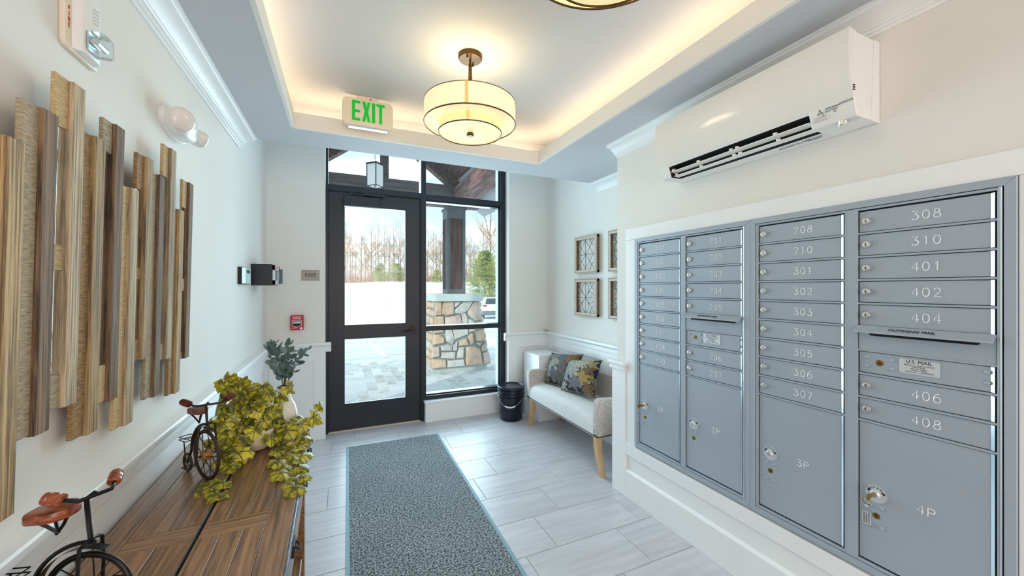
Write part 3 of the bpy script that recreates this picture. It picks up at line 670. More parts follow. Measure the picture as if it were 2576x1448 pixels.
for yy, zz in ((2.02, 2.079), (1.98, 2.084)): MB().cyl((hx+.038, yy, zz), (hx+.048, yy, zz-.003), .003, n=8).build('indicator', BLACK, el)
kp = thing('keypad_reader', 'small black and silver keypad reader left of the black wall box', 'keypad', (hx, 3.16, 1.535))
MB().box(hx, hx+.022, 3.06, 3.30, 1.476, 1.592).build('housing', BLACK, kp, bevel=.004)
SILV = mat('silver_plastic', (196, 208, 208), .3, metal=.3)
MB().prism([(hx+.022,3.062),(hx+.036,3.10),(hx+.036,3.26),(hx+.022,3.298)], 'z', 1.480, 1.588).build('faceplate', SILV, kp, bevel=.002)
MB().box(hx+.036, hx+.0375, 3.13, 3.23, 1.552, 1.574).build('screen', mat('lcd_green', (70, 104, 60), .2), kp)
kk = B(-.0015,.0015,-.010,.010,-.0045,.0045).mesh('button', mat('button_white', (226, 234, 232), .4))
for i in range(4):
    for j in range(3): put('button', kk, kp, (hx+.0372, 3.14+j*.034, 1.536-i*.0135))
bx = thing('wall_box', 'deep black box with a side slot mounted on the left wall', 'box', (hx, 3.60, 1.55))
BB = mat('black_blue_plastic', (14, 18, 30), .35)
MB().box(hx, -.497, 3.455, 3.72, 1.471, 1.634).build('housing', BB, bx, bevel=.003)
MB().box(-.497, -.484, 3.46, 3.50, 1.478, 1.63).box(-.497, -.484, 3.68, 3.715, 1.478, 1.63).box(-.497, -.484, 3.46, 3.715, 1.478, 1.51).box(-.497, -.484, 3.46, 3.715, 1.59, 1.628).build('front_frame', SILV, bx)
MB().box(-.4845, -.4825, 3.47, 3.62, 1.598, 1.622).build('red_label', mat('pinkish_red', (206, 96, 92), .5), bx)
MB().box(-.492, -.462, 3.70, 3.722, 1.486, 1.606).build('flap', mat('grey_flap', (96, 108, 122), .4), bx)
ex = thing('exit_plaque', 'small taupe wall plaque reading EXIT beside the door', 'sign', (-.28, 4.10, 1.571))
B(-.357, -.203, 4.093, 4.10, 1.521, 1.621).build('plate', TAUPE, ex, bevel=.002)
lettering('lettering', 'EXIT', .046, (-.28, 4.0925, 1.571), (1,0,0), (0,0,1), INK, ex, extrude=.0008)
fp = thing('fire_pull_station', 'red fire alarm pull station on the wall left of the door', 'fire alarm', (-.39, 4.10, 1.126))
MB().prism([(-.390+a, 1.126+b) for a, b in rrect(.108, .138, .008)], 'y', 4.062, 4.10).build('housing', RED, fp, bevel=.002)
lettering('lettering', 'FIRE', .036, (-.390, 4.0612, 1.170), (1,0,0), (0,0,1), mat('white_ink', (244, 240, 240), .5), fp, bold=.0012)
WI = MATS['white_ink']
MB().prism([(-.428,1.150),(-.352,1.150),(-.352,1.098),(-.390,1.086),(-.428,1.098)], 'y', 4.056, 4.064).build('handle_surround', WI, fp)
MB().prism([(-.423,1.146),(-.357,1.146),(-.357,1.101),(-.390,1.090),(-.423,1.101)], 'y', 4.052, 4.060).build('pull_recess', BLACK, fp)
hb = B(-.419, -.361, 4.044, 4.056, 1.122, 1.140).build('pull_handle', WI, fp, bevel=.002)
lettering('lettering', 'PULL DOWN', .0085, (-.390, 4.0432, 1.131), (1,0,0), (0,0,1), INK, fp)
MB().cyl((-.354, 4.062, 1.074), (-.354, 4.056, 1.074), .010, n=16).build('lock', CHROME, fp, smooth=30)
B(-.433, -.385, 4.0605, 4.063, 1.076, 1.080).build('white_line', WI, fp)

# ------------------------------------------------------------------ console table
TW = mat('stained_plank', (76, 50, 34), .33, vscale=(48, 2.0, 48), vs=1.7, col2=(178, 130, 86), bump=.12, detail=10, rnd=.14, vpos=(.34,.68), bdist=.003, coat=.15, nr=.68)
TWX = mat('stained_cross_plank', (88, 60, 38), .33, vscale=(2.0, 48, 48), vs=1.7, col2=(188, 140, 92), bump=.12, detail=10, rnd=.1, vpos=(.34,.68), bdist=.003, coat=.15, nr=.68)
TZ = .760
tb = thing('console_table', 'long dark plank-topped console table along the left wall', 'table', (-.3725, 1.36, 0), (0, 0, R(1.28)))
def pl(x0, x1, y0, y1, z0=TZ-.024, z1=TZ, mt=None, name='plank'):
    return MB().box(x0+.0007, x1-.0007, y0+.0007, y1-.0007, z0, z1+random.uniform(-.0004, .0004)).build(name, mt or TW, tb, local=True, bevel=.0006)
XL, XR = -.228, .241
pl(XL, -.165, -.80, .80); pl(.165, XR-.006, -.80, .80)
for ya, yb in ((-.56, -.05), (.03, .742)):
    pl(-.165, -.083, ya, yb); pl(-.083, -.003, ya, yb); pl(.005, .058, ya, yb); pl(.058, .112, ya, yb); pl(.112, .165, ya, yb)
for ya, yb in ((-.80, -.742), (-.642, -.56), (-.05, .03), (.742, .80)):
    pl(-.165, -.003, ya, yb, mt=TWX); pl(.005, .165, ya, yb, mt=TWX)
for ya, yb in ((-.742, -.642),): pl(-.165, -.003, ya, yb); pl(.005, .165, ya, yb)
EDG = mat('worn_metal_edge', (120, 124, 130), .3, metal=.7, var=.2, vs=20)
MB().box(XR-.006, XR, -.80, .80, TZ-.034, TZ-.0005).build('edge_strip', EDG, tb, local=True, bevel=.001)
MB().box(-.003, .005, -.8, .8, TZ-.03, TZ-.010).build('centre_gap', SLOT, tb, local=True)
MB().box(-.0035, -.001, -.8, .742, TZ-.008, TZ+.0008).build('gap_edge', EDG, tb, local=True)
MB().box(XL+.01, XR-.012, -.78, .78, TZ-.20, TZ-.024).build('apron', TW, tb, local=True, bevel=.003)
for x in (XL+.04, XR-.05):
    for y in (-.74, .74): MB().box(x-.03, x+.03, y-.03, y+.03, 0, TZ-.20).build('leg', TW, tb, local=True, bevel=.003)
MB().box(XL+.03, XR-.03, -.75, .75, .14, .165).build('shelf', TW, tb, local=True, bevel=.003)
for y in (-.10, .28, .62, .74):
    h = MB().box(XR-.012, XR+.004, y-.03, y+.03, TZ-.075, TZ-.040).build('hinge', BLACK, tb, local=True, bevel=.002)
    MB().tube([(XR+.004, y-.012, TZ-.05), (XR+.014, y-.012, TZ-.06), (XR+.014, y+.012, TZ-.06), (XR+.004, y+.012, TZ-.05)], .003, 6).build('ring_pull', BLACK, h, local=True)

# ------------------------------------------------------------------ decorative bicycles (heading +x, lateral y)
def bicycle(label, loc, yaw, MET, HUBM, GRIP, SEATM, TYRE, bar_yaw, r=.084, sx=1.0, hub_r=.020, lift=0, bw=1.0):
    t = thing('model_bicycle', label, 'ornament', loc, (0, 0, yaw))
    def bb(m, n, mt, par=t, sm=45): return m.build(n, mt, par, smooth=sm, local=True, bevel=.004 if n == 'saddle' else 0, seg=2)
    N = 40
    wh = bb(MB().tube([(r*.955*math.cos(2*math.pi*i/N), 0, r+r*.955*math.sin(2*math.pi*i/N)) for i in range(N)], r*.055, 8, True), 'wheel', TYRE)
    bb(MB().tube([(r*.88*math.cos(2*math.pi*i/N), 0, r+r*.88*math.sin(2*math.pi*i/N)) for i in range(N)], r*.028, 6, True), 'rim', MET, wh)
    for k in range(14):
        a = 2*math.pi*k/14; s = .010*(1 if k % 2 else -1)
        bb(MB().tube([(hub_r*.8*math.cos(a), s, r+hub_r*.8*math.sin(a)), (r*.9*math.cos(a+.12), 0, r+r*.9*math.sin(a+.12))], .0014, 5), 'spoke', MET, wh)
    bb(MB().lathe([(0,-.016),(hub_r*.7,-.016),(hub_r,-.010),(hub_r,.010),(hub_r*.7,.016),(0,.016)], 16, (0,0,r), 'y'), 'hub', HUBM, wh)
    bb(MB().cyl((0,-.034,r),(0,.034,r),.0035,n=8), 'axle', MET)
    zc = 2*r+.022; zt = zc+.072+lift
    for s in (1, -1): bb(MB().tube([(0, s*.03, r), (.004, s*.028, r*1.6), (.004, s*.024, zc-.004), (.004, s*.016, zc), (.004, 0, zc+.004)], .0034, 7), 'fork', MET)
    bb(MB().tube([(.004,0,zc),(.000,0,zc+.035),(-.004,0,zt-.006),(.010,0,zt+.004),(.016,0,zt)], .0042, 8), 'stem', MET)
    cb, sb = math.cos(bar_yaw), math.sin(bar_yaw)
    def H(a, l, z):
        l *= bw
        return (.010+a*cb-l*sb, a*sb+l*cb, zt+z)
    bb(MB().tube([H(-.016,-.052,.006), H(-.008,-.046,.004), H(.004,-.034,0), H(.004,.034,0), H(-.008,.046,.004), H(-.016,.052,.006)], .0038, 8), 'handlebar', MET)
    for s in (1, -1):
        p0, p1 = Vector(H(-.014, s*.050, .005)), Vector(H(-.040, s*.074, .014)); m = MB(); d = (p1-p0)
        m.tube([p0, p0+d*.06, p0+d*.22, p0+d*.27, p0+d*.34, p0+d*.60, p0+d*.66, p0+d*.74, p0+d*.95, p1], [.006,.0115,.0120,.0108,.0122,.0122,.0108,.0120,.0105,.006], 14); bb(m, 'grip', GRIP, sm=30)
    # backbone following the wheel down to the small rear wheel
    arc = [((r+.020)*math.cos(R(a)), 0, r+(r+.020)*math.sin(R(a))) for a in range(84, 186, 8)]
    arc += [(-.118, 0, .070), (-.140, 0, .032)]
    bb(MB().tube([(0,0,zc)]+arc, .0042, 8), 'backbone', MET)
    arc2 = [((r+.011)*math.cos(R(a)), 0, r+(r+.011)*math.sin(R(a))) for a in range(70, 176, 6)]
    m = MB()
    for i in range(len(arc2)-1):
        a, b = Vector(arc2[i]), Vector(arc2[i+1]); w = Vector((0, .009, 0)); m.quad(a-w, a+w, b+w, b-w)
    m.build('mudguard', MET, t, local=True, fixn=False)
    rr = .030
    w2 = bb(MB().tube([(-.140+rr*math.cos(2*math.pi*i/24), 0, rr+.003+rr*math.sin(2*math.pi*i/24)) for i in range(24)], .0045, 7, True), 'rear_wheel', TYRE)
    for k in range(8):
        a = 2*math.pi*k/8; bb(MB().tube([(-.140, 0, rr+.003), (-.140+rr*math.cos(a), 0, rr+.003+rr*math.sin(a))], .0012, 5), 'spoke', MET, w2)
    # saddle on springs
    zs = zc+.030+lift*1.2
    se = [(-.058+.034*math.copysign(abs(math.cos(q))**.6, math.cos(q)), .030*math.copysign(abs(math.sin(q))**.7, math.sin(q))*(1-.25*math.cos(q))) for q in [2*math.pi*(i+.5)/28 for i in range(28)]]
    bb(MB().prism([(a, b*sx) for a, b in se], 'z', zs, zs+.020), 'saddle', SEATM, sm=30)
    for s in (1, -1): bb(MB().tube([(-.076, s*.017, zs), (-.064, s*.008, zs-.016), (-.052, 0, zs-.034)], .003, 6), 'saddle_spring', MET)
    bb(MB().tube([(-.036, 0, zs), (-.044, 0, zs-.018), (-.056, 0, zs-.036)], .003, 6), 'saddle_spring', MET)
    # rack and pedals
    m = MB()
    for z in (.118, .128): m.tube([(-.118,-.018,z),(-.164,-.018,z),(-.164,.018,z),(-.118,.018,z)], .0016, 5, True)
    for y in (-.018, 0, .018): m.tube([(-.118,y,.118),(-.164,y,.118)], .0013, 5)
    m.tube([(-.130,-.016,.118),(-.140,-.006,.034)], .002, 5); m.tube([(-.150,.016,.118),(-.140,.006,.034)], .002, 5)
    bb(m, 'rack', MET)
    for s in (1, -1):
        bb(MB().tube([(0, s*.034, r), (.004, s*.036, r-.020)], .0022, 6), 'crank', MET)
        x0, z0 = .004, r-.020
        bb(MB().tube([(x0-.014, s*.036, z0), (x0-.014, s*.070, z0), (x0+.014, s*.070, z0), (x0+.014, s*.036, z0)], .0016, 5, True).tube([(x0, s*.036, z0), (x0, s*.070, z0)], .0014, 5), 'pedal', MET)
    return t
RUST = mat('rusty_metal', (58, 42, 36), .6, metal=.5, var=.3, vs=30)
REDW = mat('red_brown_wood', (104, 44, 24), .3, vscale=(30, 30, 90), vs=2, col2=(172, 88, 48), coat=.3)
bicycle('rusty model penny-farthing with wooden hub beside the ivy pot', (-.448, 1.702, TZ+.001), R(-52), RUST, mat('wooden_hub', (150, 102, 52), .5, var=.2, vs=20), mat('dark_red_wood', (98, 30, 18), .35, var=.2, vs=30), mat('brown_wood_seat', (110, 62, 40), .5, var=.2, vs=25), mat('dark_tyre', (48, 36, 30), .6, var=.2, vs=40), R(-24), r=.089, sx=.85, hub_r=.019)
BLK = mat('black_wire', (24, 22, 24), .35, metal=.5)
bicycle('black wire model penny-farthing with wooden grips, nearest on the table', (-.466, 1.045, TZ+.001), R(-16), BLK, BLK, REDW, REDW, BLK, R(-26), r=.080, sx=1.1, hub_r=.012, lift=.020, bw=.74)

# ------------------------------------------------------------------ potted ivy
IVYM = bpy.data.materials.new('ivy_leaf'); IVYM.use_nodes = True
n = IVYM.node_tree.nodes; l = IVYM.node_tree.links; p = n['Principled BSDF']
t_ = n.new('ShaderNodeTexCoord'); nz = n.new('ShaderNodeTexNoise'); nz.inputs['Scale'].default_value = 2.2; nz.inputs['Detail'].default_value = 5
oi = n.new('ShaderNodeObjectInfo'); va = n.new('ShaderNodeVectorMath'); va.operation = 'ADD'; vsn = n.new('ShaderNodeVectorMath'); vsn.operation = 'SCALE'; vsn.inputs[0].default_value = (31, 17, 7)
l.new(oi.outputs['Random'], vsn.inputs['Scale']); l.new(t_.outputs['Object'], va.inputs[0]); l.new(vsn.outputs[0], va.inputs[1]); l.new(va.outputs[0], nz.inputs['Vector'])
sp = n.new('ShaderNodeSeparateXYZ'); l.new(t_.outputs['Object'], sp.inputs[0])
# five veins radiating from the stalk: distance of the leaf angle from the nearest vein
at = n.new('ShaderNodeMath'); at.operation = 'ARCTAN2'; l.new(sp.outputs['X'], at.inputs[0]); l.new(sp.outputs['Y'], at.inputs[1])
fr = n.new('ShaderNodeMath'); fr.operation = 'PINGPONG'; fr.inputs[1].default_value = R(28); l.new(at.outputs[0], fr.inputs[0])
le = n.new('ShaderNodeVectorMath'); le.operation = 'LENGTH'; l.new(t_.outputs['Object'], le.inputs[0])
mu = n.new('ShaderNodeMath'); mu.operation = 'MULTIPLY'; l.new(fr.outputs[0], mu.inputs[0]); l.new(le.outputs['Value'], mu.inputs[1])
cv = n.new('ShaderNodeMapRange'); cv.inputs[1].default_value = .012; cv.inputs[2].default_value = .06; l.new(mu.outputs[0], cv.inputs[0])
cr = n.new('ShaderNodeValToRGB'); cr.color_ramp.elements[0].position = .40; cr.color_ramp.elements[1].position = .60
cr.color_ramp.elements[0].color = lin((96, 104, 20)); cr.color_ramp.elements[1].color = lin((214, 200, 48)); l.new(nz.outputs[0], cr.inputs[0])
mxx = n.new('ShaderNodeMix'); mxx.data_type = 'RGBA'; mxx.inputs[6].default_value = lin((92, 84, 22)); l.new(cv.outputs[0], mxx.inputs[0]); l.new(cr.outputs[0], mxx.inputs[7])
hs = n.new('ShaderNodeHueSaturation'); mr = n.new('ShaderNodeMapRange'); mr.inputs[3].default_value = .62; mr.inputs[4].default_value = 1.12; l.new(oi.outputs['Random'], mr.inputs[0]); l.new(mr.outputs[0], hs.inputs['Value'])
l.new(mxx.outputs[2], hs.inputs['Color']); l.new(hs.outputs[0], p.inputs['Base Color']); p.inputs['Roughness'].default_value = .42
STEM = mat('brown_stem', (74, 52, 34), .6)
def ivy_mesh(k):
    rnd = random.Random(k)
    out = [(0,-.10),(.22,-.40),(.54,-.50),(.64,-.22),(.94,-.02),(.72,.20),(.66,.46),(.44,.46),(.26,.74),(.0,1.0)]
    out = [(x*rnd.uniform(.92,1.08), y*rnd.uniform(.94,1.06)) for x, y in out]
    full = out+[(-x*rnd.uniform(.94,1.06), y) for x, y in out[-2:0:-1]]
    def hgt(x, y): return -.22*abs(x)**1.3+.10*math.sin(3*x+k)-.16*y*y*(1 if y > 0 else .4)
    m = MB(); vs = [(x, y, hgt(x, y)) for x, y in full]; mid = [(x*.5, y*.5+.02, hgt(x*.5, y*.5)+.05) for x, y in full]
    nn = len(full); vs = vs+mid+[(0, .05, .06)]
    fs = [(i, (i+1) % nn, nn+(i+1) % nn, nn+i) for i in range(nn)]+[(nn+i, nn+(i+1) % nn, 2*nn) for i in range(nn)]
    m.add(vs, fs); return m.mesh('leaf', IVYM, smooth=50, fixn=True)
ivy_me = [ivy_mesh(k) for k in range(5)]
iv = thing('potted_ivy', 'variegated yellow-green ivy trailing from a cream bowl on the console table', 'plant', (-.345, 1.955, TZ))
POT = mat('cream_ceramic', (222, 204, 172), .35, var=.1, vs=14)
MB().lathe([(0,.001),(.048,.001),(.062,.012),(.073,.038),(.076,.058),(.074,.078),(.070,.084),(.066,.080),(.066,.07),(0,.066)], 36, (-.345,1.955,TZ)).build('pot', POT, iv, smooth=50)
MB().lathe([(0,.072),(.067,.068)], 24, (-.345,1.955,TZ)).build('soil', mat('moss_soil', (70, 62, 36), .9, var=.3, vs=40), iv)
IVY = [(-0.443,1.878,1.068,0.023),(-0.417,1.899,1.052,0.023),(-0.411,1.94,1.068,0.019),(-0.377,1.842,1.076,0.025),(-0.42,1.881,1.09,0.021),(-0.472,1.999,0.988,0.022),(-0.418,1.974,0.986,0.022),(-0.39,1.942,1.022,0.02),(-0.356,1.942,1.014,0.025),(-0.313,1.924,1.027,0.03),(-0.325,1.959,0.979,0.024),(-0.285,1.85,1.011,0.024),(-0.347,1.935,0.961,0.03),(-0.357,1.888,0.945,0.019),(-0.313,1.978,0.922,0.022),(-0.451,1.955,0.955,0.025),(-0.479,1.954,0.946,0.025),(-0.418,1.903,0.961,0.025),(-0.391,1.911,0.947,0.026),(-0.478,1.981,0.903,0.02),(-0.415,1.862,0.918,0.021),(-0.426,1.994,0.896,0.022),(-0.374,1.94,0.892,0.021),(-0.337,1.921,0.888,0.03),(-0.293,1.902,0.906,0.021),(-0.286,1.934,0.918,0.023),(-0.508,1.985,0.886,0.024),(-0.487,1.989,0.87,0.025),(-0.461,1.999,0.854,0.024),(-0.402,1.866,0.894,0.025),(-0.408,1.994,0.852,0.025),(-0.438,1.931,0.856,0.024),(-0.422,1.874,0.848,0.025),(-0.409,1.932,0.847,0.021),(-0.426,1.85,0.886,0.025),(-0.47,1.848,0.84,0.02),(-0.475,1.968,0.809,0.022),(-0.367,1.864,0.826,0.021),(-0.337,1.963,0.83,0.025),(-0.328,1.847,0.872,0.023),(-0.395,1.802,0.829,0.024),(-0.376,1.805,0.808,0.03),(-0.422,1.829,0.81,0.026),(-0.362,1.806,0.793,0.026),(-0.393,1.792,0.792,0.02),(-0.407,1.796,0.776,0.019),(-0.387,1.749,0.776,0.023),(-0.432,1.776,0.785,0.019),(-0.411,1.596,0.776,0.026),(-0.379,1.619,0.776,0.022),(-0.376,1.533,0.778,0.023),(-0.249,1.977,0.914,0.023),(-0.263,2.023,0.955,0.023),(-0.223,1.962,1.008,0.024),(-0.264,1.939,0.918,0.021),(-0.243,2.027,0.832,0.023),(-0.257,1.976,0.841,0.019),(-0.215,1.96,0.84,0.023),(-0.22,1.901,0.833,0.03),(-0.271,1.937,0.829,0.023),(-0.275,1.882,0.817,0.023),(-0.256,1.909,0.809,0.024),(-0.24,1.877,0.782,0.03),(-0.248,1.823,0.778,0.019),(-0.202,1.917,0.829,0.024),(-0.184,2.026,0.848,0.021),(-0.124,1.965,0.859,0.03),(-0.099,1.981,0.906,0.021),(-0.157,1.954,0.81,0.021),(-0.156,1.897,0.788,0.023),(-0.191,1.89,0.792,0.022),(-0.215,1.888,0.774,0.023),(-0.176,1.854,0.776,0.021),(-0.158,1.871,0.775,0.02),(-0.192,1.788,0.778,0.02),(-0.212,1.771,0.776,0.025),(-0.174,1.715,0.779,0.02),(-0.153,1.73,0.778,0.025),(-0.137,1.749,0.775,0.02),(-0.231,1.721,0.775,0.025),(-0.208,1.655,0.775,0.021),(-0.205,1.603,0.778,0.025),(-0.178,1.624,0.775,0.021),(-0.144,1.625,0.776,0.021),(-0.153,1.542,0.777,0.022),(-0.127,1.542,0.775,0.019),(-0.149,1.472,0.779,0.026),(-0.376,1.909,1.006,0.026),(-0.376,1.988,0.968,0.021),(-0.441,1.959,1.023,0.025),(-0.405,1.946,0.965,0.023),(-0.313,1.886,0.966,0.021),(-0.326,1.876,0.936,0.019),(-0.358,1.934,0.869,0.021),(-0.327,1.97,0.849,0.019),(-0.398,1.985,0.895,0.024),(-0.384,1.988,0.833,0.025),(-0.42,1.984,0.799,0.023),(-0.431,1.842,0.918,0.024),(-0.417,1.867,0.933,0.021),(-0.401,1.946,0.889,0.023),(-0.282,1.96,0.868,0.026),(-0.295,1.938,0.868,0.021),(-0.301,1.88,0.896,0.025),(-0.325,1.916,1.008,0.024),(-0.366,1.896,1.039,0.02),(-0.196,1.974,0.842,0.025),(-0.167,1.931,0.843,0.025),(-0.246,2.021,0.863,0.03)]
rv = random.Random(11)
pc0 = Vector((-.345, 1.955, TZ+.085))
for (x, y, z, s) in IVY:
    s *= 1.85; pos = Vector((x, y, z)); d = pos-pc0
    hor = Vector((d.x, d.y, 0)); hor = hor.normalized() if hor.length > .01 else Vector((1, 0, 0))
    up = Vector((0, 0, 1)); low = z < TZ+.03
    nrm_ = (hor*rv.uniform(.2,.9)+Vector((.15,-.85,0))*rv.uniform(.3,1.0)+up*rv.uniform(.25,.8)+Vector((rv.uniform(-.35,.35), rv.uniform(-.3,.3), 0))).normalized()
    if low: nrm_ = (up*1.2+Vector((.1,-.4,0))).normalized()
    tip = hor*.7+Vector((rv.uniform(-.6,.6), rv.uniform(-.5,.2), -.8 if not low else 0)); tip = (tip-nrm_*tip.dot(nrm_)).normalized()
    xx = tip.cross(nrm_).normalized(); M = Matrix((xx, tip, nrm_)).transposed().to_4x4()
    o = put('leaf', ivy_me[rv.randrange(5)], iv, tuple(pos), M.to_euler(), (s, s, s))
# vines linking the leaves in order of distance from the pot
done = [pc0]; pts_ = sorted([Vector(q[:3]) for q in IVY], key=lambda v: (v-pc0).length)
m = MB()
for pnt in pts_:
    base = min(done, key=lambda q: (q-pnt).length+.25*(q-pc0).length); mid_ = (base+pnt)/2+Vector((rv.uniform(-.01,.01), rv.uniform(-.01,.01), .012))
    a_ = base.copy(); b_ = pnt-Vector((0,0,.002))
    if a_.z < TZ+.004: a_.z = TZ+.004
    m.tube([a_, mid_, b_], .0011, 4); done.append(pnt)
m.build('vine', STEM, iv, kind='stuff', fixn=False)

# ------------------------------------------------------------------ vase and eucalyptus
VX, VY = -.249, 2.062
va_ = thing('vase', 'tall white ceramic bottle vase behind the ivy on the table', 'vase', (VX, VY, TZ))
MB().lathe([(0,.001),(.036,.001),(.046,.02),(.053,.07),(.052,.11),(.044,.145),(.030,.17),(.0255,.19),(.026,.215),(.0285,.228),(.025,.229),(.022,.215),(.02,.18),(0,.17)], 36, (VX,VY,TZ)).build('body', mat('white_ceramic', (232, 228, 218), .22, var=.02, vs=10), va_, smooth=60)
MB().tube([(VX+.0275*math.cos(2*math.pi*i/32), VY+.0275*math.sin(2*math.pi*i/32), TZ+.229) for i in range(32)], .0035, 7, True).build('rim', mat('brown_glaze', (88, 58, 50), .4), va_, smooth=60)
EUC = mat('eucalyptus_leaf', (72, 96, 92), .5, vs=30, col2=(116, 142, 140), rnd=.25)
def euc_mesh(k):
    m = MB(); pts = [(0,0),(.20,.18),(.30,.45),(.24,.75),(0,1.02)]
    full = pts+[(-x, y) for x, y in pts[-2:0:-1]]; vs = [(x, y, -.35*abs(x)-.12*y*y*(k-.5)) for x, y in full]+[(0, .5, .02)]
    nn = len(full); m.add(vs, [(i, (i+1) % nn, nn) for i in range(nn)]); return m.mesh('leaf', EUC, smooth=60)
eme = [euc_mesh(k) for k in range(3)]
eu = thing('eucalyptus_bunch', 'blue-green eucalyptus stems standing in the white vase', 'plant', (VX, VY, TZ+.2))
rv = random.Random(5)
for k in range(11):
    a = 2*math.pi*k/11+rv.uniform(-.2,.2); sp_ = rv.uniform(.25, 1.0) if k % 2 else rv.uniform(.6, 1.05); h = rv.uniform(.15, .205)*(1.12-.25*sp_); rad = .098*sp_
    ca, sa = math.cos(a), math.sin(a)*.65
    P_ = [Vector((VX+ca*rad*q**1.25, VY+sa*rad*q**1.25, TZ+.19+(h+.03)*(q**.8))) for q in [i/6 for i in range(7)]]
    MB().tube(P_, [.0017-.0002*i for i in range(7)], 5).build('stem', mat('euc_stem', (74, 70, 60), .7) if k == 0 else MATS['euc_stem'], eu, smooth=60)
    for i in range(2, 7):
        for s in ((1, -1) if i < 6 else (1, -1, 0)):
            if rv.random() < .12: continue
            tdir = (P_[i]-P_[i-1]).normalized(); side = tdir.cross(Vector((math.cos(a*3+i), math.sin(a*3+i), .2))).normalized()*s
            tip = (tdir*.55+side+Vector((0,0,.15))).normalized(); nv = (tip.cross(side if s else Vector((1,0,0))).normalized()+Vector((.2,-.8,.5))).normalized(); nv = (nv-tip*nv.dot(tip)).normalized()
            xx = tip.cross(nv).normalized(); M = Matrix((xx, tip, nv)).transposed().to_4x4(); s_ = rv.uniform(.032, .045)
            put('leaf', eme[rv.randrange(3)], eu, tuple(P_[i]), M.to_euler(), (s_, s_, s_))

# ------------------------------------------------------------------ floor mat
RUG = bpy.data.materials.new('mat_pile'); RUG.use_nodes = True; n = RUG.node_tree.nodes; l = RUG.node_tree.links; p = n['Principled BSDF']
t_ = n.new('ShaderNodeTexCoord'); nz = n.new('ShaderNodeTexNoise'); nz.inputs['Scale'].default_value = 95; nz.inputs['Detail'].default_value = 2; nz.inputs['Roughness'].default_value = .7
l.new(t_.outputs['Object'], nz.inputs['Vector']); cr = n.new('ShaderNodeValToRGB'); cr.color_ramp.elements[0].position = .40; cr.color_ramp.elements[1].position = .60
cr.color_ramp.elements[0].color = lin((46, 54, 60)); cr.color_ramp.elements[1].color = lin((166, 173, 177)); l.new(nz.outputs[0], cr.inputs[0])
n2 = n.new('ShaderNodeTexNoise'); n2.inputs['Scale'].default_value = 2.5; l.new(t_.outputs['Object'], n2.inputs['Vector']); hs = n.new('ShaderNodeHueSaturation')
mr = n.new('ShaderNodeMapRange'); mr.inputs[3].default_value = .78; mr.inputs[4].default_value = 1.22; l.new(n2.outputs[0], mr.inputs[0]); l.new(mr.outputs[0], hs.inputs['Value']); l.new(cr.outputs[0], hs.inputs['Color'])
l.new(hs.outputs[0], p.inputs['Base Color']); p.inputs['Roughness'].default_value = .95
b = n.new('ShaderNodeBump'); b.inputs['Strength'].default_value = .8; b.inputs['Distance'].default_value = .006; l.new(nz.outputs[0], b.inputs['Height']); l.new(b.outputs[0], p.inputs['Normal'])
rg = thing('floor_mat', 'grey flecked entrance runner mat with a blue-grey edge', 'mat', (.436, 2.35, 0), (0, 0, R(-.55)))
MB().box(-.398, .398, -1.45, 1.402, .001, .010).build('pile', RUG, rg, local=True, bevel=.002)
MB().box(-.42, .42, -1.47, 1.424, .0003, .0055).build('border', mat('mat_border', (128, 160, 174), .6), rg, local=True, bevel=.001)

# ------------------------------------------------------------------ bench, cushions
FAB = bpy.data.materials.new('herringbone_fabric'); FAB.use_nodes = True; n = FAB.node_tree.nodes; l = FAB.node_tree.links; p = n['Principled BSDF']
t_ = n.new('ShaderNodeTexCoord'); nz = n.new('ShaderNodeTexNoise'); nz.inputs['Scale'].default_value = 210; nz.inputs['Detail'].default_value = 3; l.new(t_.outputs['Object'], nz.inputs['Vector'])
cr = n.new('ShaderNodeValToRGB'); cr.color_ramp.elements[0].position = .38; cr.color_ramp.elements[1].position = .56; cr.color_ramp.elements[0].color = lin((146, 132, 126)); cr.color_ramp.elements[1].color = lin((216, 206, 198))
l.new(nz.outputs[0], cr.inputs[0]); l.new(cr.outputs[0], p.inputs['Base Color']); p.inputs['Roughness'].default_value = .9; p.inputs['Sheen Weight'].default_value = .2
b = n.new('ShaderNodeBump'); b.inputs['Strength'].default_value = .5; b.inputs['Distance'].default_value = .004; l.new(nz.outputs[0], b.inputs['Height']); l.new(b.outputs[0], p.inputs['Normal'])
SEATF = mat('pale_seat_fabric', (206, 204, 202), .85, vscale=(40, 8, 40), vs=5, col2=(224, 222, 220), bump=.2, sheen=.2)
bn = thing('upholstered_bench', 'small cream upholstered bench with oak legs in the alcove', 'bench', (2.0, 3.02, 0))
BX0, BX1, BY0, BY1 = 1.79, 2.25, 2.44, 3.60
m = MB(); nx, ny = 10, 16; vs = []
sec = [(0,.292),(0,.36),(.004,.40),(.018,.425),(.05,.440),(.12,.450),(.22,.450),(.34,.440),(.40,.430),(.40,.292)]
for j in range(ny+1):
    q = j/ny; cr_ = .016*math.sin(math.pi*q)**.7
    vs += [(BX0+a, BY0+.03+(BY1-BY0-.06)*q, z+(cr_ if .38 < z else 0)) for a, z in sec]
k = len(sec); m.add(vs, [(j*k+i, j*k+(i+1) % k, (j+1)*k+(i+1) % k, (j+1)*k+i) for j in range(ny) for i in range(k)]+[tuple(range(k)), tuple(range(ny*k, ny*k+k))])
m.build('seat', SEATF, bn, smooth=50)
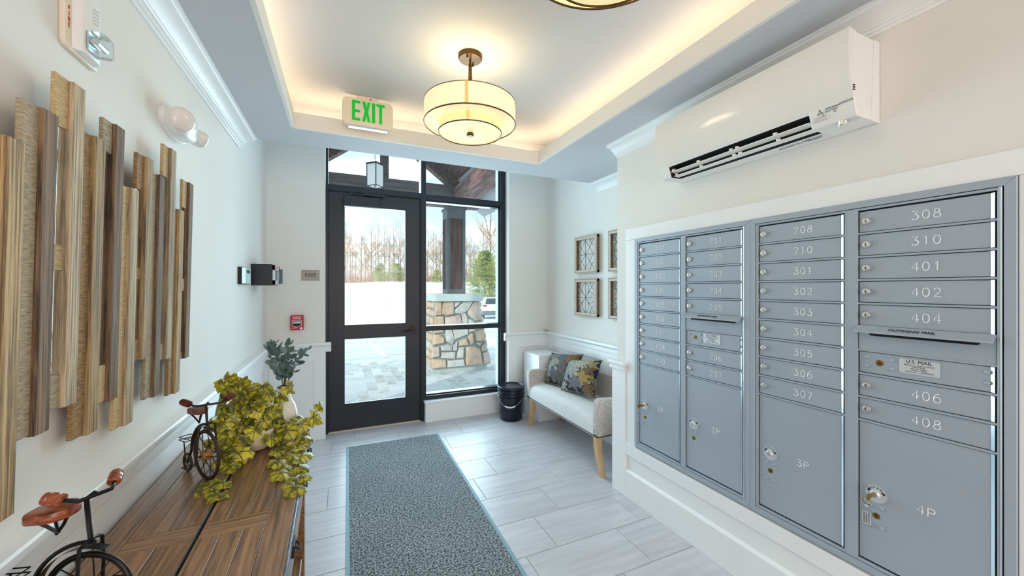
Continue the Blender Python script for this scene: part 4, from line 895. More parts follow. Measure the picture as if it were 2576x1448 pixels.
def arm(y0, y1, lean):
    pts = [(BX0+.006,.292),(BX0-.006,.45),(BX0-.008,.545),(BX0+.004,.578),(BX0+.03,.590),(BX1-.08,.572),(BX1-.04,.560),(BX1-.04,.292)]
    m = MB(); n_ = len(pts); vs = []
    for yy in (y0, y1): vs += [(a, yy+lean*(z-.292)/.3*.055, z) for a, z in pts]
    m.add(vs, [tuple(range(n_))[::-1], tuple(range(n_, 2*n_))]+[(i, (i+1) % n_, n_+(i+1) % n_, n_+i) for i in range(n_)])
    return m.build('arm', FAB, bn, smooth=45, bevel=.012, seg=3)
arm(BY0-.03, BY0+.045, -.35); arm(BY1-.045, BY1+.03, .35)
MB().prism([(2.17,.292),(2.18,.43),(2.215,.655),(2.235,.668),(2.255,.655),(2.25,.292)], 'y', BY0-.01, BY1+.01).build('backrest', FAB, bn, smooth=40, bevel=.010, seg=3)
nail = MB()
for i in range(88):
    y = BY0-.03+i*(BY1-BY0+.06)/87; nail.ball((BX0+.001, y, .302), .0055, n=6, m=4)
for i in range(30): nail.ball((BX0+.01+i*.0145, BY0-.031, .302), .0055, n=6, m=4)
nail.build('nailheads', mat('dark_nailhead', (44, 38, 50), .35, metal=.7), bn, kind='stuff', fixn=False)
for (x, y, sy_) in ((BX0+.035, BY0+.02, -1), (BX0+.035, BY1-.02, 1), (BX1-.05, BY0+.02, -1), (BX1-.05, BY1-.02, 1)):
    m = MB(); vs = []; cur = [(.292, 0, .026), (.20, .003, .024), (.10, .025, .021), (0, .062, .018)]
    for z, off, hw in cur: vs += [(x-hw, y+sy_*off-hw, z), (x+hw, y+sy_*off-hw, z), (x+hw, y+sy_*off+hw, z), (x-hw, y+sy_*off+hw, z)]
    m.add(vs, [(3,2,1,0), (12,13,14,15)]+[(j*4+i, j*4+(i+1) % 4, j*4+4+(i+1) % 4, j*4+4+i) for j in range(3) for i in range(4)]); m.build('leg', OAK, bn, bevel=.002)

def floral(name, seed):
    m = bpy.data.materials.new(name); m.use_nodes = True; n = m.node_tree.nodes; l = m.node_tree.links; p = n['Principled BSDF']
    uv = n.new('ShaderNodeTexCoord'); wz = n.new('ShaderNodeTexNoise'); wz.inputs['Scale'].default_value = 14
    l.new(uv.outputs['UV'], wz.inputs['Vector']); ws = n.new('ShaderNodeVectorMath'); ws.operation = 'SCALE'; ws.inputs['Scale'].default_value = .075; l.new(wz.outputs['Color'], ws.inputs[0])
    wa = n.new('ShaderNodeVectorMath'); wa.operation = 'ADD'; l.new(uv.outputs['UV'], wa.inputs[0]); l.new(ws.outputs[0], wa.inputs[1]); src = wa.outputs[0]
    def M(op, a, b=None, c=None):
        q = n.new('ShaderNodeMath'); q.operation = op
        for i, v in enumerate((a, b, c)):
            if v is None: continue
            if isinstance(v, (int, float)): q.inputs[i].default_value = v
            else: l.new(v, q.inputs[i])
        return q.outputs[0]
    cur = n.new('ShaderNodeRGB'); cur.outputs[0].default_value = lin((16, 18, 32)); cur = cur.outputs[0]
    rr = random.Random(seed)
    if seed == 1: fl_ = [(.30,.80,.21,9,(186,180,160)),(.62,.86,.20,12,(200,190,166)),(.33,.56,.22,8,(180,176,164)),(.72,.42,.21,7,(190,150,62)),(.46,.20,.20,6,(120,110,112)),(.12,.40,.18,4,(136,150,156)),(.86,.80,.15,6,(178,160,112)),(.86,.14,.17,4,(130,94,52)),(.82,.62,.16,5,(128,96,62)),(.12,.10,.13,7,(180,168,150)),(.14,.66,.14,6,(150,160,160))]
    else: fl_ = [(.32,.62,.24,9,(178,172,160)),(.60,.52,.22,6,(112,96,92)),(.36,.28,.22,4,(104,96,104)),(.62,.22,.20,5,(92,78,66)),(.82,.86,.17,6,(150,112,54)),(.18,.86,.18,7,(150,150,150)),(.55,.84,.18,5,(120,112,116)),(.86,.46,.18,6,(110,92,66)),(.10,.30,.16,5,(140,150,156)),(.12,.08,.12,6,(150,122,60))]
    for (cx, cy_, rad, np_, col) in [(rr.random(), rr.random(), rr.uniform(.10,.17), rr.choice([3,4,5]), rr.choice([(122,120,112),(150,146,130),(120,94,62),(96,110,116)])) for _ in range(9)]+fl_:
        rad *= 1.22
        s = n.new('ShaderNodeVectorMath'); s.operation = 'SUBTRACT'; l.new(src, s.inputs[0]); s.inputs[1].default_value = (cx+.037, cy_+.037, 0)
        sx = n.new('ShaderNodeSeparateXYZ'); l.new(s.outputs[0], sx.inputs[0])
        rl = n.new('ShaderNodeVectorMath'); rl.operation = 'LENGTH'; l.new(s.outputs[0], rl.inputs[0])
        ang = M('ARCTAN2', sx.outputs[0], sx.outputs[1]); pet = M('COSINE', M('MULTIPLY_ADD', ang, float(np_), rr.uniform(0, 3)))
        R_ = M('MULTIPLY_ADD', pet, .24*rad, .70*rad); q = M('DIVIDE', rl.outputs['Value'], R_)
        inside = M('LESS_THAN', q, 1.0)
        ringv = M('SINE', M('MULTIPLY', q, 21.0)); ray_ = M('COSINE', M('MULTIPLY', ang, np_*5.0)); tone = M('MULTIPLY_ADD', ringv, .22, M('MULTIPLY_ADD', ray_, .26, .60))
        edge = M('GREATER_THAN', q, .86); tone2 = M('MAXIMUM', tone, M('MULTIPLY', edge, 1.1))
        cm = n.new('ShaderNodeMix'); cm.data_type = 'RGBA'; cm.inputs[6].default_value = lin((24, 22, 30)); cm.inputs[7].default_value = lin(col); l.new(tone2, cm.inputs[0])
        mm = n.new('ShaderNodeMix'); mm.data_type = 'RGBA'; l.new(inside, mm.inputs[0]); l.new(cur, mm.inputs[6]); l.new(cm.outputs[2], mm.inputs[7]); cur = mm.outputs[2]
    l.new(cur, p.inputs['Base Color']); p.inputs['Roughness'].default_value = .85; return m
def cushion(label, bl, br, tl, tr, thick, mt, flip):
    bl, br, tl, tr = map(Vector, (bl, br, tl, tr)); c0 = (bl+br+tl+tr)/4
    t = thing('cushion', label, 'cushion', tuple(c0), group=None)
    nn = ((br-bl).cross(tl-bl)).normalized(); N = 22; vs = []; uvs = []
    for side in (1, -1):
        for j in range(N+1):
            for i in range(N+1):
                u, v = i/N, j/N; a, b_ = 2*u-1, 2*v-1
                pin_u = u-.5; sh = 1-.075*(1-a*a)*abs(b_)**1.5*0
                uu = .5+(u-.5)*(1-.085*(1-b_*b_)*abs(a)); vv = .5+(v-.5)*(1-.085*(1-a*a)*abs(b_))
                pnt = bl*(1-uu)*(1-vv)+br*uu*(1-vv)+tl*(1-uu)*vv+tr*uu*vv
                h = thick/2*((1-a**4)*(1-b_**4))**.55*(.9+.1*math.cos(2*a)*math.cos(2*b_))
                vs.append(pnt+nn*h*side); uvs.append((u, v))
    K = (N+1)**2; fs = []
    for s in (0, K):
        for j in range(N):
            for i in range(N):
                q = (s+j*(N+1)+i, s+j*(N+1)+i+1, s+(j+1)*(N+1)+i+1, s+(j+1)*(N+1)+i); fs.append(q if s == 0 else q[::-1])
    me = bpy.data.meshes.new('cover'); me.from_pydata([v-c0 for v in vs], [], fs); me.materials.append(mt)
    ul = me.uv_layers.new(name='UVMap')
    for lp in me.loops: ul.data[lp.index].uv = uvs[lp.vertex_index]
    me.polygons.foreach_set('use_smooth', [True]*len(me.polygons)); link('cover', me, t)
    rim = [i for i in range(N+1)]+[j*(N+1)+N for j in range(1, N+1)]+[N*(N+1)+i for i in range(N-1, -1, -1)]+[j*(N+1) for j in range(N-1, 0, -1)]
    MB().tube([vs[i] for i in rim], .0035, 5, True).build('piping', mat('taupe_piping', (120, 110, 108), .8) if 'taupe_piping' not in MATS else MATS['taupe_piping'], t, smooth=60)
    return t
cushion('floral black and gold cushion in front, overlapping the other cushion', (1.92,3.167,.472), (1.96,2.671,.512), (2.13,3.364,.716), (2.16,2.848,.790), .13, floral('floral_gold_print', 1), 0)
cushion('floral black and grey cushion partly hidden behind the gold-flowered one', (1.93,3.500,.462), (1.97,3.06,.478), (2.11,3.672,.737), (2.19,3.181,.790), .12, floral('floral_grey_print', 2), 0)

# ------------------------------------------------------------------ pedestal, bucket, wall frames
pd = thing('pedestal', 'plain white box pedestal in the alcove corner behind the bench', 'pedestal', (2.09, 3.84, 0))
MB().box(1.940, 2.240, 3.655, 4.03, 0, .716).build('box', TRIM, pd, bevel=.0025)
bk = thing('bucket', 'dark blue-black plastic bucket with lid beside the window curb', 'bucket', (1.715, 3.888, 0))
BKM = mat('navy_plastic', (14, 22, 40), .3, var=.1, vs=6)
c_ = (1.715, 3.888, 0)
MB().lathe([(0,.002),(.118,.002),(.124,.010),(.136,.25),(.150,.252),(.150,.262),(.139,.266),(.139,.285),(.151,.287),(.151,.296),(.140,.299),(.140,.318),(.150,.320),(.150,.330),(.143,.334),(.143,.345),(0,.345)], 44, c_).build('body', BKM, bk, smooth=35)
MB().lathe([(.148,.335),(.152,.338),(.152,.366),(.146,.372),(.138,.371),(.132,.360),(0,.358)], 44, c_).build('lid', BKM, bk, smooth=35)
hp_ = [(c_[0]+.152*math.cos(a)*.92-.012, c_[1]-.152*math.sin(a)*1.02, .292-.125*math.sin(a)) for a in [math.pi*i/16 for i in range(17)]]
yaw = R(-24); hp_ = [(c_[0]+(x-c_[0])*math.cos(yaw)-(y-c_[1])*math.sin(yaw), c_[1]+(x-c_[0])*math.sin(yaw)+(y-c_[1])*math.cos(yaw), z) for x, y, z in hp_]
h_ = MB().tube(hp_, .0026, 6).build('handle', mat('wire_steel', (190, 200, 205), .3, metal=.6), bk, smooth=60)
MB().tube([hp_[i] for i in (6, 7, 8, 9, 10)], .009, 10).build('handle_grip', WHITEP, h_, smooth=60)
FRM = mat('whitewashed_wood_frame', (186, 164, 148), .6, vs=30, col2=(208, 190, 176), vscale=(8, 8, 1))
FRB = mat('brown_wood_frame', (128, 90, 54), .6, var=.2, vs=25)
IRON = mat('grey_green_iron', (52, 70, 74), .45, metal=.5)
def wframe(y0, y1, z0, z1, pat, label):
    xb, xf = 2.289, 2.252; w = .034; t = thing('wall_frame', label, 'wall art', (xb, (y0+y1)/2, (z0+z1)/2), group='wire pattern frames above the bench')
    cy_, cz_ = (y0+y1)/2, (z0+z1)/2
    for (a, b_, c0, d) in ((y0, y1, z1-w, z1), (y0, y1, z0, z0+w), (y0, y0+w, z0+w, z1-w), (y1-w, y1, z0+w, z1-w)):
        MB().box(xf, xf+.010, a, b_, c0, d).build('moulding', FRM, t, bevel=.002)
        s = .005; vert = b_-a < .05; MB().box(xf+.010, xb, a+s, b_-s, (z0+s if vert else c0+s), (z1-s if vert else d-s)).build('frame_side', FRB, t, bevel=.001)
    m = MB(); nb = 26
    for i in range(nb):
        q = (i+.5)/nb
        for (yy, zz) in ((y0+(y1-y0)*q, z1-.010), (y0+(y1-y0)*q, z0+.010), (y0+.010, z0+(z1-z0)*q), (y1-.010, z0+(z1-z0)*q)): m.ball((xf-.001, yy, zz), .0042, n=6, m=4)
    m.build('bead_trim', FRM, t, kind='stuff', fixn=False)
    hy, hz = (y1-y0)/2-w, (z1-z0)/2-w; x = xf+.008; rd = .0022
    def T(pts): MB().tube([(x, cy_+a*hy, cz_+b_*hz) for a, b_ in pts], rd, 5).build('wire', IRON, t, smooth=60)
    T([(0,-1),(0,1)]); T([(-1,0),(1,0)])
    arc = lambda cx, cz2, r, a0, a1: [(cx+r*math.cos(R(a0+(a1-a0)*i/12)), cz2+r*math.sin(R(a0+(a1-a0)*i/12))) for i in range(13)]
    for sx, sz, a0 in ((1,1,180),(-1,1,270),(-1,-1,0),(1,-1,90)): T(arc(sx, sz, .48, a0, a0+90))
    T([(-1,-1),(1,1)]); T([(-1,1),(1,-1)])
    if pat == 0: T([(0,.9),(.86,0),(0,-.9),(-.86,0),(0,.9)])
    elif pat == 1:
        for ax in (0, 90, 180, 270):
            ca, sa = round(math.cos(R(ax))), round(math.sin(R(ax)))
            for s in (1, -1): T([(ca*q-s*sa*.36*math.sin(math.pi*q*.98+.0), sa*q+s*ca*.36*math.sin(math.pi*q*.98)) for q in [i/10 for i in range(11)]][1:])
    elif pat == 2: T(arc(0, 0, .72, 0, 360)); T([(-1,.5),(-.5,0),(-1,-.5)]); T([(1,.5),(.5,0),(1,-.5)])
    else: T([(-.9,0),(0,.8),(.9,0),(0,-.8),(-.9,0)]); T([(-1,.55),(1,.55)]); T([(-1,-.55),(1,-.55)])
    MB().cyl((x-.006, cy_, cz_), (x+.004, cy_, cz_), .010, n=14).build('boss', BRONZE, t)
wframe(3.054, 3.441, 1.600, 1.980, 0, 'upper wire-pattern wall frame with a straight-sided diamond, nearer the window')
wframe(3.054, 3.441, 1.163, 1.546, 1, 'lower wire-pattern wall frame with curved petals, nearer the window')
wframe(2.492, 2.879, 1.600, 1.980, 2, 'upper wire-pattern wall frame with a circle, half hidden by the mailbox wall')
wframe(2.492, 2.879, 1.163, 1.546, 3, 'lower wire-pattern wall frame with zigzags, half hidden by the mailbox wall')

# ------------------------------------------------------------------ outside: ground, paving, stone pillar, porch roof
def sst(a, b, x): t = max(0, min(1, (x-a)/(b-a))); return t*t*(3-2*t)
def gz(x, y):
    lim = 22+10*sst(3, 9, x)
    z = -.03-max(0, min(y, lim)-8.2)*.042
    if y > lim: z += -.10*sst(lim, lim+8, y)
    if y > 38: z += (1.75)*sst(38, 48, y)*(.55+.45*sst(2, 9, x))+sst(46, 85, y)*2.1
    return z
GX = [-120, -60, -30, -15, -8, -4, -2, 0, 2, 4, 6, 8, 10, 13, 17, 25, 40, 70, 130]
GY = [4.42, 6, 8, 8.2, 10, 13, 17, 21]
ASPH = mat('lightened_asphalt', (206, 212, 214), .85, vs=1.2, col2=(232, 236, 236), detail=8, vscale=(.5, 1.6, 1))  # asphalt colour lightened to carry the bright outdoor exposure
SNOW = mat('snow', (240, 243, 248), .8, var=.03, vs=.6, bump=.3, bscale=1.5, bdist=.1)
def sheet(name, X_, Y_, f, m, parent=None, kind='structure'):
    vs = [(x, y, f(x, y)) for y in Y_ for x in X_]; k = len(X_)
    return MB().add(vs, [(j*k+i, j*k+i+1, (j+1)*k+i+1, (j+1)*k+i) for j in range(len(Y_)-1) for i in range(k-1)]).build(name, m, parent, smooth=60, kind=kind, fixn=False)
sheet('ground', GX, [4.42, 6, 8, 8.2, 12, 17, 22, 27, 32, 36], lambda x, y: -.03-max(0, y-8.2)*.042-(.5 if y > 33 else 0), ASPH)
nz_ = lambda x, y: .22*noise.noise((x*.35, y*.35, 0))+.08*noise.noise((x*1.3, y*1.3, 3))
sheet('snow_field', [x*.9 for x in range(-70, 76)], [21.4+.7*i for i in range(40)]+[50+2.5*i for i in range(30)], lambda x, y: gz(x, y)+(nz_(x, y)+.10)*sst(22+10*sst(3, 9, x), 24+10*sst(3, 9, x), y)-.45*(1-sst(21.9+10*sst(3, 9, x), 23.2+10*sst(3, 9, x), y)), SNOW)
vs = []
m = MB(); rv = random.Random(4)
Xs = [-26+.35*i for i in range(92)]; Ys = [21.2+.28*j for j in range(9)]
sheet('snow_bank', Xs, Ys, lambda x, y: -.66+max(0, (.62+.35*noise.noise((x*.5, 1, 0)))*math.sin(math.pi*min(1, max(0, (y-21.2)/2.24))))+.12*noise.noise((x*2, y*2, 5)), SNOW)
sheet('snow_bank', [2.9+.12*i for i in range(14)], [9.6+.15*j for j in range(10)], lambda x, y: -.16+.20*max(0, 1-((x-3.7)/.8)**2-((y-10.2)/.7)**2)+.04*noise.noise((x*4, y*4, 5)), SNOW)
LINE = mat('white_road_paint', (236, 238, 238), .7)
def stripe(x0, y0, x1, y1, w):
    d = Vector((x1-x0, y1-y0, 0)).normalized(); nn = Vector((-d.y, d.x, 0))*w/2; N = 6; m = MB()
    P_ = [Vector((x0+(x1-x0)*i/N, y0+(y1-y0)*i/N, 0)) for i in range(N+1)]
    vs = []
    for q in P_:
        for s in (1, -1): r_ = q+nn*s; vs.append((r_.x, r_.y, -.03-max(0, r_.y-8.2)*.042+.006))
    m.add(vs, [(2*i, 2*i+1, 2*i+3, 2*i+2) for i in range(N)]); m.build('parking_stripe', LINE, ST, fixn=False)
ST = thing('parking_lines', 'white painted parking lines on the lot beyond the door', 'road marking', (0, 9, 0)); LOC[ST.name] = (0, 9, 0)
stripe(.86, 8.6, .70, 13.6, .12); stripe(.9, 9.0, 4.2, 9.2, .09); stripe(1.25, 16.5, 1.0, 21.0, .12); stripe(4.5, 8.8, 5.6, 15.5, .11); stripe(-1.4, 8.8, -2.2, 14, .12); stripe(7.6, 20, 9.6, 30, .12)
pv = B(-1.2, 4.6, 4.42, 8.2, -.10, -.036).build('paving', mat('salted_joint', (240, 242, 242), .9), kind='structure')
PAV = mat('lightened_paver', (184, 190, 190), .85, vs=7, col2=(220, 224, 222), rnd=.07, detail=6)  # strong outdoor light put into the paver colour by raising it
B(-1.2, 4.6, 4.42, 5.06, -.07, -.030).build('door_slab', PAV, pv)
pme = B(-.0725, .0725, -.146, .146, -.05, 0).mesh('paver', PAV, bevel=.004); pme2 = B(-.146, .146, -.0725, .0725, -.05, 0).mesh('paver', PAV, bevel=.004)
for i in range(19): put('paver', pme2, pv, (-1.05+.3*i, 5.14, -.030))
for i in range(36):
    for j in range(-1, 10):
        y = 5.36+.3*j+(.15 if i % 2 else 0)
        if 5.22 < y-.14 and y+.1 < 8.2 and -.8 < -1.1+.15*i < 3.4: put('paver', pme, pv, (-1.1+.15*i, y, -.030+random.uniform(-.002, .002)))

sp_ = thing('stone_pillar', 'tapered fieldstone pillar base with concrete cap under the porch', 'pillar', (1.93, 7.05, -.03))
MORT = mat('grey_mortar', (150, 164, 164), .9, var=.1, vs=20)
CONC = mat('grey_concrete', (178, 188, 188), .8, var=.06, vs=30)
YB, YT, YBK = 6.57, 6.66, 7.50
def lerp(a, b, t): return a+(b-a)*t
def fx(z): t = (z-.06)/1.155; return lerp(1.392, 1.482, t), lerp(2.47, 2.31, t), lerp(YB, YT, t), lerp(7.60, 7.44, t)
m = MB(); q0, q1 = fx(.05), fx(1.215); gI = .02
m.add([(q0[0]+gI,q0[2]+gI,.05),(q0[1]-gI,q0[2]+gI,.05),(q0[1]-gI,q0[3]-gI,.05),(q0[0]+gI,q0[3]-gI,.05),(q1[0]+gI,q1[2]+gI,1.215),(q1[1]-gI,q1[2]+gI,1.215),(q1[1]-gI,q1[3]-gI,1.215),(q1[0]+gI,q1[3]-gI,1.215)], [(3,2,1,0),(4,5,6,7),(0,1,5,4),(1,2,6,5),(2,3,7,6),(3,0,4,7)])
m.build('mortar_core', MORT, sp_)
MB().box(1.42, 2.42, 6.60, 7.56, -.05, .07).build('plinth', CONC, sp_, bevel=.006)
MB().box(1.462, 2.33, 6.56, 7.46, 1.215, 1.345).build('cap', mat('granite_cap', (196, 206, 206), .7, var=.08, vs=60), sp_, bevel=.006)
STN = [mat('tan_fieldstone', (186, 158, 132), .85, vs=9, col2=(212, 188, 166), bump=.5, bdist=.02), mat('grey_fieldstone', (184, 180, 174), .85, vs=8, col2=(212, 208, 204), bump=.5, bdist=.02), mat('rose_fieldstone', (186, 164, 152), .85, vs=8, col2=(212, 194, 184), bump=.5, bdist=.02)]
def px2(x, y): # face drawing units to (across, height)
    u = 1040+x/4.258; v = 720+y/4.258
    xc = (u-1288)/960; zc = (724.5-v)/960; cs, sn = math.cos(math.atan(426/960)), math.sin(math.atan(426/960))
    rx, ry = xc*cs+sn, -xc*sn+cs; t = 6.60/ry; return rx*t, 1.45+zc*t
def stone(poly, P, nrm_, mt):
    c0 = Vector((sum(p[0] for p in poly)/len(poly), sum(p[1] for p in poly)/len(poly)))
    base = [P(*p, 0) for p in poly]; m = MB(); n_ = len(poly); mid = []; top = []
    for p in poly:
        d = Vector(p)-c0; q = c0+d*.97; r_ = c0+d*.80; mid.append(P(q.x, q.y, .026)); top.append(P(r_.x, r_.y, .036+random.uniform(0, .008)))
    back = [P(*p, -.025) for p in poly]
    m.add(back+mid+top, [tuple(range(2*n_, 3*n_))]+[(i, (i+1) % n_, n_+(i+1) % n_, n_+i) for i in range(n_)]+[(n_+i, n_+(i+1) % n_, 2*n_+(i+1) % n_, 2*n_+i) for i in range(n_)])
    m.build('stone', mt, sp_, smooth=38)
POLY = [[(245,160),(310,160),(305,310),(238,315)],[(318,165),(438,155),(440,300),(350,318),(305,300)],[(448,165),(525,158),(470,215),(445,230)],[(540,158),(650,155),(590,260),(515,298),(450,290),(450,255)],[(660,160),(716,155),(737,365),(665,372),(590,315),(585,270)],[(235,325),(325,322),(330,400),(320,495),(222,505)],[(340,330),(505,308),(525,400),(420,430),(335,425)],[(520,295),(555,285),(582,330),(580,430),(530,430)],[(592,345),(655,380),(660,440),(595,450),(590,400)],[(665,378),(742,375),(750,440),(670,445)],[(215,515),(290,515),(330,560),(325,610),(205,630)],[(340,440),(405,440),(440,560),(415,625),(350,590)],[(415,440),(585,440),(585,515),(440,570)],[(595,460),(665,455),(655,478),(595,490)],[(650,490),(757,455),(774,580),(670,590)],[(578,530),(630,500),(648,600),(610,630)],[(485,590),(570,555),(590,630),(480,640)],[(655,605),(690,597),(725,605),(705,645)],[(425,630),(470,590),(460,690),(415,690)],[(290,640),(350,620),(410,640),(405,690),(295,690)],[(200,650),(270,645),(275,750),(190,765)],[(295,705),(445,700),(440,778),(290,765)],[(480,650),(535,650),(530,768),(455,770)],[(560,650),(640,638),(710,660),(735,835),(550,850)],[(720,640),(767,597),(792,680),(725,695)],[(735,710),(802,700),(822,830),(740,825)],[(195,775),(340,785),(345,865),(188,882)],[(358,790),(535,780),(545,850),(355,865)]]
CI = [0,0,1,1,2,0,2,1,1,1,0,1,1,2,0,0,0,1,1,1,2,1,1,0,2,2,0,1]
for p, ci in zip(POLY, CI):
    q = [px2(*a) for a in p]; q = [(x, max(.06, min(1.21, z))) for x, z in q]
    stone(q, lambda x, z, d: (x, fx(z)[2]-d, z), None, STN[ci])
rv = random.Random(9); rows_ = [.06, .22, .36, .52, .66, .80, .95, 1.08, 1.21]
for a, b in zip(rows_, rows_[1:]):
    cuts = [0]+sorted([rv.uniform(.2,.4), rv.uniform(.55,.8)])+[1]
    for s, e in zip(cuts, cuts[1:]):
        def PL(y, z, d): f_ = fx(z); return (f_[0]-d+.012, lerp(f_[2], f_[3], y), z)
        q = [(s+.02+rv.uniform(0,.02), a+.012), (e-.02, a+.012+rv.uniform(0,.02)), (e-.02-rv.uniform(0,.03), b-.012), (s+.02, b-.012-rv.uniform(0,.02))]
        stone(q, PL, None, STN[rv.randrange(3)])
        def PRt(y, z, d): f_ = fx(z); return (f_[1]+d-.012, lerp(f_[2], f_[3], y), z)
        stone(q, PRt, None, STN[rv.randrange(3)])
WBR = mat('brown_porch_timber', (84, 58, 50), .7, vscale=(14, 1.5, 14), vs=2, col2=(134, 100, 88), rnd=.08)
WBV = mat('brown_post_panel', (74, 50, 44), .7, vscale=(14, 14, 1.5), vs=2, col2=(104, 76, 68))
GTR = mat('grey_post_trim', (96, 100, 104), .6, var=.08, vs=8)
co = thing('porch_post', 'brown panelled porch post with grey corner boards standing on the stone pillar', 'post', (1.87, 6.85, 1.345))
cx0, cx1, cy0, cy1 = 1.700, 2.040, 6.68, 7.02
MB().box(cx0+.018, cx1-.018, cy0+.018, cy1-.018, 1.345, 2.90).build('panel', WBV, co)
for x in (cx0, cx1-.055):
    for y in (cy0, cy1-.055): MB().box(x, x+.055, y, y+.055, 1.43, 2.70).build('corner_board', GTR, co, bevel=.003)
MB().box(cx0, cx1, cy0, cy1, 1.345, 1.43).build('base_board', GTR, co, bevel=.003)
MB().box(cx0, cx1, cy0, cy1, 2.70, 2.86).box(cx0-.02, cx1+.02, cy0-.02, cy1+.02, 2.86, 2.90).build('capital', GTR, co, bevel=.003)
pr_ = thing('porch_roof', 'gabled timber porch roof over the entrance walk', 'roof', (.63, 5.8, 3.0))
MB().box(-1.6, 2.30, 6.62, 6.84, 2.905, 3.27).build('tie_beam', mat('backlit_tie_beam', (86, 76, 74), .7, vscale=(1.5, 14, 14), vs=2, col2=(122, 108, 104)), pr_, bevel=.006)  # brown-grey tone puts the backlit shade into the timber colour
MB().box(.575, .705, 6.66, 6.80, 3.27, 4.15).build('king_post', MATS['backlit_tie_beam'], pr_, bevel=.005)
def rf(x): return 4.30-.74*abs(x-.63)
for s in (1, -1):
    xe = .63+s*1.30
    MB().prism([(.63, rf(.63)-.005), (xe, rf(xe)-.005), (xe, rf(xe)-.20), (.63, rf(.63)-.20)], 'y', 6.64, 6.82).build('rafter', WBR, pr_, bevel=.004)
SOF = mat('white_soffit_board', (208, 208, 214), .6, rnd=.03, var=.02, vs=3)
for s in (1, -1):
    for k in range(14):
        xa, xb = .63+s*(.002+.139*k), .63+s*(.002+.139*k+.134); t_ = .02
        MB().prism([(xa, rf(xa)), (xb, rf(xb)), (xb, rf(xb)+t_), (xa, rf(xa)+t_)], 'y', 4.43, 7.2).build('board', WBR if k < 9 else SOF, pr_)
    xe = .63+s*1.95
    MB().prism([(.63, rf(.63)+.021), (xe, rf(xe)+.021), (xe, rf(xe)+.06), (.63, rf(.63)+.06)], 'y', 4.43, 7.22).build('roof_deck', mat('roof_shingle', (70, 70, 74), .9) if s == 1 else MATS['roof_shingle'], pr_)
MB().box(1.80, 2.14, 4.43, 6.62, 2.99, 3.22).build('side_beam', mat('reddish_beam', (104, 72, 66), .65, vscale=(12, 1.4, 12), vs=1.8, col2=(164, 128, 122), detail=8), pr_, bevel=.006)
MB().box(-.88, -.54, 4.43, 6.62, 2.99, 3.22).build('side_beam', MATS['reddish_beam'], pr_, bevel=.006)
ln = thing('porch_lantern', 'hanging frosted-glass lantern under the porch roof', 'lantern', (.405, 5.5, 3.15))
lx, ly = .405, 5.5; LF = mat('lantern_metal', (66, 76, 80), .4, metal=.6)
Hx = lambda r, z, n=6, ro=.3: [(lx+r*math.cos(ro+2*math.pi*i/n), ly+r*math.sin(ro+2*math.pi*i/n), z) for i in range(n)]
MB().lathe([(.0,3.145),(.12,3.14),(.125,3.125),(.112,3.118)], 4, (lx, ly, 0)).build('roof_plate', LF, ln)
FROST = mat('frosted_glass', (232, 238, 238), .5, emit=.25, ecol=(240, 246, 246))
gl = MB()
for i in range(4):
    a0, a1 = 2*math.pi*i/4, 2*math.pi*(i+1)/4
    gl.quad((lx+.105*math.cos(a0), ly+.105*math.sin(a0), 2.83), (lx+.105*math.cos(a1), ly+.105*math.sin(a1), 2.83), (lx+.105*math.cos(a1), ly+.105*math.sin(a1), 3.12), (lx+.105*math.cos(a0), ly+.105*math.sin(a0), 3.12))
    MB().cyl((lx+.107*math.cos(a0), ly+.107*math.sin(a0), 2.80), (lx+.107*math.cos(a0), ly+.107*math.sin(a0), 3.125), .007, n=6).build('corner_bar', LF, ln)
gl.build('glass_panel', FROST, ln, fixn=False)
MB().tube([(lx+.107*math.cos(2*math.pi*i/4), ly+.107*math.sin(2*math.pi*i/4), 2.83) for i in range(4)], .006, 5, True).build('bottom_ring', LF, ln)
for k in range(22): MB().tube([(lx+(.010*math.cos(a) if k % 2 else 0), ly+(0 if k % 2 else .010*math.cos(a)), 3.165+k*.044+.022+.026*math.sin(a)) for a in [2*math.pi*i/8 for i in range(8)]], .0025, 4, True).build('chain_link', LF, ln)

